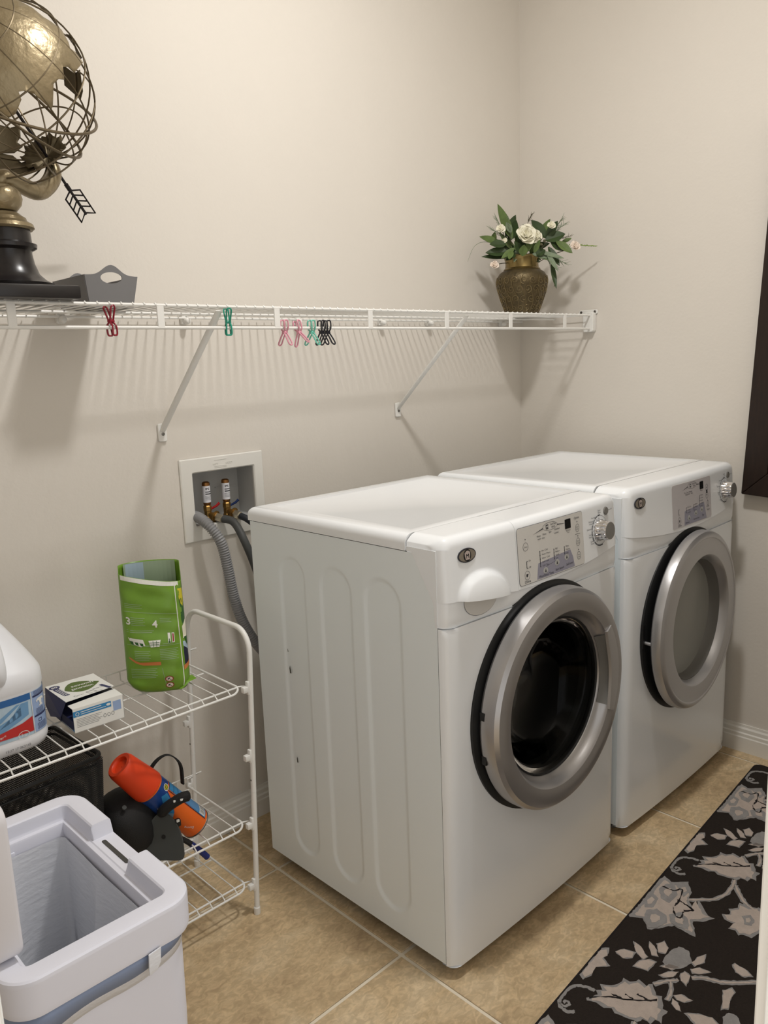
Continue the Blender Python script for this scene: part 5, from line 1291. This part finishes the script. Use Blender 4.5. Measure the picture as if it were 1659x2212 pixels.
# printed right edge of the pouch
def side_pt(k):
    def f_(u, v, d):                                     # u: angle from the right edge towards the front (negative) or back
        t = min(max(v / BHT, 0), 1); a = BWH * (1.0 - .10 * (1 - min(1, t / .12)) ** 2 - .04 * t); b = BDP * (1.0 - .30 * max(0, t - .35) - .25 * (1 - min(1, t / .10)) ** 2); e = 2.6 + .6 * (1 - t)
        q_ = u % (2 * PI); c, s_ = math.cos(u), math.sin(u); x = a * math.copysign(abs(c) ** (2 / e), c); y = b * math.copysign(abs(s_) ** (2 / e), s_)
        wob = .0018 * math.sin(9 * t + 3 * q_) + .0012 * math.sin(23 * t - 5 * q_) + .0010 * math.sin(41 * t + 2 * q_ + 1)
        ht = BHT - (.016 * x / BWH if y < 0 else 0) + (.030 if y > b * .15 else 0) * max(0, (t - .55) / .45)
        return (x * (1.022 + k * .003), y + wob, ht * t)
    return f_
for nm, mm, ps, k in (('green_gusset', 'bagdark', [(-.55, .16), (1.0, .16), (1.0, .262), (-.55, .262)], 0), ('yellow_gusset', 'bagyellow', [(-.62, .262), (-.2, .262), (-.1, .235), (-.3, .215), (-.55, .225)], 1), ('pale_gusset', 'petal', [(-.55, .132), (1, .132), (1, .172), (-.2, .178), (-.55, .165)], 1), ('dark_green_gusset', 'bagdark', [(-.5, .135), (1, .135), (1, .10), (-.1, .105)], 2),
                      ('navy_gusset', 'bagnavy', [(-.6, .118), (-.3, .112), (-.05, .100), (1, .112), (1, .082), (-.6, .062)], 1), ('silver_gusset', 'baginblue', [(-.62, .125), (-.45, .125), (-.05, .104), (.3, .112), (-.02, .095), (-.62, .114)], 3), ('orange_gusset', 'bagorange', [(-.7, .062), (1, .084), (1, .074), (-.7, .050)], 2)):
    Flat().poly(ps).build(nm, mm, bg, side_pt(k), .1, .02)
MB().tube([side_pt(1)(-.78, BHT * i / 30 * .97 + .004, 0) for i in range(31)], .0014, 5).build('white_seam', 'bagwhite', bg)
# inside of the taller back panel and a crumpled lower corner
def back_in(u, v, d):
    t = min(max(v / BHT, 0), 1); b = BDP * (1.0 - .30 * max(0, t - .35)); e = 2.6 + .6 * (1 - t); c = min(.99, abs(u) / (BWH * .96)); s_ = (1 - c ** e) ** (1 / e)
    return (u, b * s_ - .0055, (BHT + .030 * max(0, (t - .55) / .45)) * t)
Flat().poly([(-.060, .17), (.060, .17), (.060, .2805), (-.060, .2805)]).build('inner_green', 'bagpale', bg, back_in, .01, .01)
Flat().poly([(-.056, .20), (-.014, .20), (-.014, .2795), (-.056, .2795)]).build('inner_blue', 'baginblue', bg, lambda u, v, d: tuple(Vector(back_in(u, v, d)) + Vector((0, -.0008, 0))), .01, .01)
MB().loft([[(.040, -.034, .004), (.052, -.042, .002), (.058, -.024, .001), (.050, -.012, .003)], [(.062, -.030, .020), (.072, -.034, .016), (.074, -.012, .014), (.064, -.006, .020)], [(.080, -.012, .020), (.088, -.010, .013), (.086, .004, .011), (.078, .006, .018)]]).build('crumpled_corner', 'bag', bg, angle=70)

# black mesh bin on the middle shelf
MIDZ = .250 + .0046
bn = tag(empty('mesh_bin', (.055, -.222, MIDZ), (0, 0, math.radians(4))), 'black wire mesh bin on the middle rack shelf', 'bin')
HX, HY, HH = .150, .118, .298
def binr(k, z): return [(x, y, z) for x, y in rrect(-HX * k, -HY * k, HX * k, HY * k, .022, 4)]
MB().tube([(x, y, HH) for x, y in rrect(-HX, -HY, HX, HY, .022, 5)], .0052, 8, True).build('rim', 'mesh', bn)
MB().tube([(x, y, HH - .016) for x, y in rrect(-HX * .995, -HY * .995, HX * .995, HY * .995, .022, 5)], .0030, 6, True).build('rim_band', 'mesh', bn)
MB().tube([(x, y, .004) for x, y in rrect(-HX * .88, -HY * .88, HX * .88, HY * .88, .022, 5)], .0035, 6, True).build('base_rod', 'mesh', bn)
def mesh_wall(p0, p1, q0, q1, n, r):
    """diamond mesh between two edges, real wires"""
    m = MB(); P = [Vector(v) for v in (p0, p1, q0, q1)]; W_ = (P[1] - P[0]).length; H_ = (P[2] - P[0]).length; ny = int(n * H_ / W_)
    def pt(u, v): return P[0].lerp(P[1], u).lerp(P[2].lerp(P[3], u), v)
    st = 1.0 / n
    for s_ in (1, -1):
        for i in range(-ny, n + ny):
            u0 = i * st; u1 = u0 + s_ * ny * st; a, b = 0.0, 1.0
            du = u1 - u0
            lo, hi = 0.0, 1.0
            t0, t1 = (0 - u0) / du, (1 - u0) / du; lo = max(0, min(t0, t1)); hi = min(1, max(t0, t1))
            if hi - lo < .02: continue
            A_, B_ = pt(u0 + du * lo, lo), pt(u0 + du * hi, hi); d = (B_ - A_).normalized(); nn = (P[1] - P[0]).cross(P[2] - P[0]).normalized(); w_ = d.cross(nn) * r; n_ = nn * r * .6
            m.add([A_ + w_, A_ - w_, A_ + n_, B_ + w_, B_ - w_, B_ + n_], [(0, 1, 4, 3), (1, 2, 5, 4), (2, 0, 3, 5)])
    return m
k0 = .88
for a, b, nm in (((-1, -1), (1, -1), 'front'), ((1, -1), (1, 1), 'side'), ((1, 1), (-1, 1), 'rear'), ((-1, 1), (-1, -1), 'side')):
    o = mesh_wall((a[0] * HX * k0, a[1] * HY * k0, .004), (b[0] * HX * k0, b[1] * HY * k0, .004), (a[0] * HX, a[1] * HY, HH - .004), (b[0] * HX, b[1] * HY, HH - .004), 56 if nm in ('front', 'rear') else 44, .0010).build('mesh_' + nm, 'mesh', bn, smooth=False, fix=False); o['kind'] = 'stuff'
o = mesh_wall((-HX * k0, -HY * k0, .003), (HX * k0, -HY * k0, .003), (-HX * k0, HY * k0, .003), (HX * k0, HY * k0, .003), 50, .0011).build('mesh_bottom', 'mesh', bn, smooth=False, fix=False); o['kind'] = 'stuff'

# spray can leaning on the shelf
c0 = Vector((.436, -.305, .2745)); c1 = Vector((.262, -.295, .498)); ax = (c1 - c0).normalized(); LC = (c1 - c0).length
cn = tag(empty('spray_can', c0), 'orange and blue aerosol can with orange cap leaning on the black bag', 'spray can')
cn.rotation_mode = 'QUATERNION'
z_ = ax; xq = Vector((0, -1, 0)); xq = (xq - z_ * xq.dot(z_)).normalized(); yq = z_.cross(xq)
cn.rotation_quaternion = Matrix((xq, yq, z_)).transposed().to_quaternion()      # local -... x faces the camera side
CR = .0365; HB = LC * .66
MB().lathe([(.001, .004), (.026, .004), (.033, -.001), (.0362, .001), (.0372, .004), (.0365, .007), (CR, .009), (CR, HB - .006), (CR * .97, HB), (.028, HB + .006), (.001, HB + .006)], 48).build('can_body', 'canorange', cn)
cp = MB().lathe([(CR * 1.02, HB - .004), (CR * 1.07, HB - .002), (CR * 1.06, HB + .012), (CR * .98, HB + .050), (CR * .92, LC - .010), (CR * .86, LC - .002), (CR * .80, LC), (.0215, LC - .0005), (.0195, LC - .003), (.0185, LC - .008), (.010, LC - .0095), (.001, LC - .010)], 48).build('cap', 'cap', cn)
MB().lathe([(.0362, .0015), (.0376, .0025), (.0378, .0048), (.0368, .0062)], 48).build('bottom_seam', 'steel', cn)
cy = lambda k: (lambda u, v, d: ((CR + .0004 + k * .0002) * math.cos(u / CR), (CR + .0004 + k * .0002) * math.sin(u / CR), v))
# u grows towards the upper side of the lying can
def canp(nm, m, ps, k, st=.004): return Flat().poly(ps).build(nm, m, cn, cy(k), st)
sg = 1
canp('blue_wrap', 'canblue', [(-.10, HB - .008), (.10, HB - .008), (.10, HB - .040), (.020, HB - .030), (.006, HB - .060), (-.010, HB - .085), (-.035, HB - .105), (-.06, HB - .10), (-.10, HB - .06)], 0)
canp('light_blue_fade', 'canteal', [(.014, HB - .034), (.002, HB - .066), (-.014, HB - .088), (-.026, HB - .080), (-.014, HB - .050), (.0, HB - .026)], 1)
canp('pale_blue_fade', 'canpale', [(-.012, HB - .086), (-.034, HB - .104), (-.046, HB - .10), (-.034, HB - .082), (-.020, HB - .074)], 2)
canp('direction_panel', 'canteal', [(.022, .014), (.055, .010), (.055, HB - .036), (.024, HB - .036)], 1)
f = Flat(); f.stroke([(.021, .012), (.021, HB - .036), (.055, HB - .036)], .0016); f.stroke([(.024, HB - .052), (.055, HB - .052)], .0012); f.stroke([(.024, HB - .068), (.055, HB - .068)], .0012); f.build('navy_rule', 'bagnavy', cn, cy(2), .004)['kind'] = 'stuff'
f = Flat()
for q_ in range(8): f.stroke([(.026 + .0028 * q_, .038), (.026 + .0028 * q_, HB - .072)], .0007)
f.build('direction_text', 'jugpale', cn, cy(2), .004)['kind'] = 'stuff'
canp('barcode_panel', 'canwhite', [(.024, .016), (.054, .016), (.054, .036), (.024, .036)], 2)
f = Flat()
for q_ in range(9): f.stroke([(.027 + .0029 * q_, .018), (.027 + .0029 * q_, .034)], .0014 if q_ % 3 else .0008)
f.build('barcode', 'ink', cn, cy(3), .004)['kind'] = 'stuff'
f = Flat(); f.text('K', -.010, HB - .060, .026, ang=PI / 2, bold=.0004); f.text('Easting', -.008, .030, .0085, ang=2.2); f.ring(ell(.024, HB - .026, .0085, .0085), ell(.024, HB - .026, .0070, .0070)); f.build('white_print', 'canwhite', cn, cy(3), .004)['kind'] = 'stuff'
f = Flat(); f.poly(ell(.024, HB - .026, .0068, .0068)); f.build('emblem_black', 'black', cn, cy(3), .004)
f = Flat(); f.ring(ell(.024, HB - .026, .0055, .0055), ell(.024, HB - .026, .0040, .0040)); f.poly(ell(.024, HB - .026, .0022, .0022, 12)); f.build('emblem_gold', 'bagyellow', cn, cy(4), .004)['kind'] = 'stuff'

# black bag with charcoal flap
bb = tag(empty('black_pouch', (.285, -.265, MIDZ)), 'black soft pouch with a charcoal rounded flap and straps, under the spray can', 'pouch')
def blob(c, r, e=2.3, nu=28, nv=16, wob=.05):
    v = []; 
    for j in range(nv + 1):
        ph = -PI / 2 + PI * j / nv
        for i in range(nu):
            t = 2 * PI * i / nu; cp_, sp_ = math.cos(ph), math.sin(ph); q_ = 1 + wob * math.sin(3 * t + 4 * ph)
            v.append((c[0] + r[0] * math.copysign(abs(cp_) ** (2 / e), cp_) * math.cos(t) * q_, c[1] + r[1] * abs(cp_) ** (2 / e) * math.sin(t) * q_, c[2] + r[2] * math.copysign(abs(sp_) ** (2 / e), sp_)))
    f_ = [(j * nu + i, j * nu + (i + 1) % nu, (j + 1) * nu + (i + 1) % nu, (j + 1) * nu + i) for j in range(nv) for i in range(nu)]
    return v, f_
MB().add(*blob((-.004, .004, .078), (.073, .072, .076), 2.7, wob=.07)).build('bag_body', 'cloth', bb, angle=80)
fo = Vector((.045, -.078, .045)); fu = Vector((.72, -.69, 0)); fv = Vector((.12, .10, .985)).normalized(); fn = fu.cross(fv).normalized()
fpl = [(.0, -.048), (.042, -.048), (.046, -.020), (.040, .015), (.026, .045), (.004, .064), (-.014, .060), (-.032, .040), (-.040, .010), (-.042, -.020), (-.036, -.048)]
sp_ = [(p_.x, p_.y) for p_ in smooth_path([(*p_, 0) for p_ in fpl], 4, True)]
MB().prism(sp_, lambda u, v, d: fo + fu * u + fv * v + fn * d, 0, .005).build('charcoal_flap', 'panelgray', bb, bevel=.001, bseg=1)
MB().lathe([(.0048, 0), (.0048, .0012), (.001, .0014)], 16, Matrix.Translation(fo + fu * .0 + fv * .008 + fn * .0052) @ Vector((0, 0, 1)).rotation_difference(fn).to_matrix().to_4x4(), True, True).build('flap_hole', 'black', bb)
MB().tube(smooth_path([fo + fu * -.005 + fv * .062 + fn * .006, fo + fu * .012 + fv * .080 + fn * .012, fo + fu * .045 + fv * .100 + fn * .012, fo + fu * .066 + fv * .104 + fn * .008], 6), [.010, .011] + [.0125] * 15 + [.010, .006], 10).build('pull_tab', 'cloth', bb)
for du in (.034, .050): MB().cbox(tuple(fo + fu * du + fv * (.098 if du < .04 else .101) + fn * .0235), (.008, .003, .004)).build('silver_mark', 'canwhite', bb, smooth=False)
MB().cbox(tuple(fo + fu * .030 + fv * .036 + fn * -.004), (.016, .012, .018)).build('buckle', 'black', bb, bevel=.003)
MB().cbox(tuple(fo + fu * .034 + fv * .044 + fn * .004), (.007, .005, .006)).build('buckle_pin', 'canwhite', bb, bevel=.001)
MB().lathe([(.0055, 0), (.005, .0015), (.001, .002)], 14, Matrix.Translation((-.030, -.050, .148)) @ Matrix.Rotation(.7, 4, 'X'), True, True).build('snap_stud', 'panelgray', bb)
sm = MB(); q_ = smooth_path([(.050, .02, .12), (.075, .01, .185), (.110, .0, .205), (.138, -.008, .175), (.140, -.01, .12)], 8)
sm.loft([[Vector(p_) + Vector(o_) for o_ in ((-.002, -.006, 0), (.002, -.006, 0), (.002, .006, 0), (-.002, .006, 0))] for p_ in q_]).build('strap_loop', 'cloth', bb)
q_ = smooth_path([(.060, -.068, .045), (.095, -.072, .018), (.128, -.078, -.020), (.150, -.082, -.052)], 8)
MB().tube(q_, [.0065] * len(q_), 8).build('hanging_strap', 'cloth', bb); MB().tube([q_[12], q_[18], q_[-1], q_[-1] + (q_[-1] - q_[-2]) * .3], [.0068, .0074, .0074, .004], 10).build('blue_strap_end', 'bluestrap', bb)

# ------------------------------------------------------------------ hamper bin in the foreground
hp_ = tag(empty('waste_bin', (-.086, -.808, 0)), 'pale lilac white plastic waste bin with open top and upright lid in the foreground', 'bin')
HXX, HYY, HZ = .130, .203, .650
def hr(off, z, r=.045, n=10): return [(x, y, z) for x, y in rrect(-HXX + off, -HYY + off, HXX - off, HYY - off, max(r - off, .012), n)]
def dens(P, st=.006):
    out = []
    for i in range(len(P)):
        a, b = Vector(P[i]), Vector(P[(i + 1) % len(P)]); k = max(1, int((b - a).length / st)); out += [tuple(a.lerp(b, j / k)) for j in range(k)]
    return out
prof = [(.0045, -.056), (.001, -.054), (0, -.050), (-.0001, -.046), (-.001, -.008), (-.001, -.0062), (-.0003, -.0024), (.0022, -.0002), (.0045, .0002), (.010, .0004), (.027, .0), (.0295, -.0004), (.0318, -.0026), (.0326, -.0055), (.0330, -.009), (.0350, -.020), (.0353, -.022), (.037, -.025), (.0435, -.026), (.045, -.029), (.046, -.056)]
base = dens(rrect(-HXX, -HYY, HXX, HYY, .042, 10) and [(x, y, 0) for x, y in rrect(-HXX, -HYY, HXX, HYY, .042, 10)])
rings = []
for o_, dz in prof:
    ring_ = []
    for (x, y, z0_) in base:
        # inward offset along the rounded rectangle
        cx_ = max(-HXX + .042, min(HXX - .042, x)); cy_ = max(-HYY + .042, min(HYY - .042, y)); d = Vector((x - cx_, y - cy_)); d = d.normalized() if d.length else Vector((1, 0))
        zz = dz
        if x > HXX - .02 and -.052 < y < .068: zz = min(zz, -.0235)
        ring_.append((x - d.x * o_, y - d.y * o_, HZ + zz))
    rings.append(ring_)
MB().loft(rings, False, False).build('rim', 'hamper', hp_, angle=28)
MB().prism(rrect(-.040, -.0035, .046, .0035, .003, 4), lambda u, v, d: (HXX - .022 + v, u + .006, HZ - .0248 + d), 0, .0022).build('handle_slot', 'seam', hp_)
MB().loft([hr(.011, HZ - .056), hr(.014, HZ - .20), hr(.030, .02), hr(.036, 0)], False, True).build('body', 'hamper', hp_)
# liner bag
rings = []
for i in range(26):
    t = i / 25; z = HZ - .045 - (HZ - .075) * t; P = dens(hr(.0465 + .020 * t, z, .06), .012); 
    if i == 0: N0 = len(P)
    if len(P) != N0:
        P = [P[int(k * len(P) / N0)] for k in range(N0)]
    q_ = []
    for k, (x, y, z1_) in enumerate(P):
        a = math.atan2(y, x); am = .010 * min(1, t * 3); d = am * (math.sin(5 * a + 2 * t) * .6 + math.sin(11 * a - 5 * t) * .35)
        fold = .045 * math.exp(-((a - 1.75 - .25 * t) / .22) ** 2) * min(1, t * 2.2) + .03 * math.exp(-((a - .25 + .2 * t) / .2) ** 2) * min(1, t * 2)
        l = math.hypot(x, y); k_ = 1 - (d * .5 + fold + .004) / l; q_.append((x * k_, y * k_, z1_))
    rings.append(q_)
MB().loft(rings, False, True).build('bag_liner', 'liner', hp_, angle=80)
def band(m, name, off, zt, zb):
    P = dens(hr(off, 0, .05), .012); top = []; bot = []
    for x, y, z in P:
        a = (x + HXX) / (2 * HXX); dip = zb + (.022 * (1 - a) if y < 0 else 0) + .004 * math.sin(40 * x) ; top.append((x, y, HZ - zt)); bot.append((x - x * .01, y - y * .006, HZ - dip))
    o = MB().loft([top, bot], False, False).build(name, m, hp_); md = o.modifiers.new('film', 'SOLIDIFY'); md.thickness = .001
band('bluedraw', 'blue_bag_band', .0045, .050, .068); band('liner', 'bag_hem', .0075, .055, .082)
MB().loft([[(.048, -HYY - .004, HZ - .052), (.066, -HYY - .004, HZ - .050), (.066, -HYY - .002, HZ - .050), (.048, -HYY - .002, HZ - .052)], [(.045, -HYY - .007, HZ - .072), (.063, -HYY - .006, HZ - .069), (.063, -HYY - .004, HZ - .069), (.045, -HYY - .005, HZ - .072)], [(.046, -HYY - .005, HZ - .082), (.058, -HYY - .004, HZ - .080), (.058, -HYY - .002, HZ - .080), (.046, -HYY - .003, HZ - .082)]]).build('bag_tail', 'liner', hp_)
# lid standing up along the left side
lid = MB().prism(rrect(-.165, 0, .165, .205, .02, 6), lambda u, v, d: (-HXX + .004 + d, u + .006, HZ + .002 + v), 0, .036).build('lid', 'hamperlid', hp_, bevel=.006, bseg=3)
MB().box((-HXX + .040, -.05, HZ + .05), (-HXX + .042, .05, HZ + .052)).build('lid_rib', 'hamperlid', hp_, smooth=False)
MB().box((-.018, HYY - .048, HZ - .075), (.004, HYY - .044, HZ - .040)).build('bag_hook', 'hamper', hp_, bevel=.002)
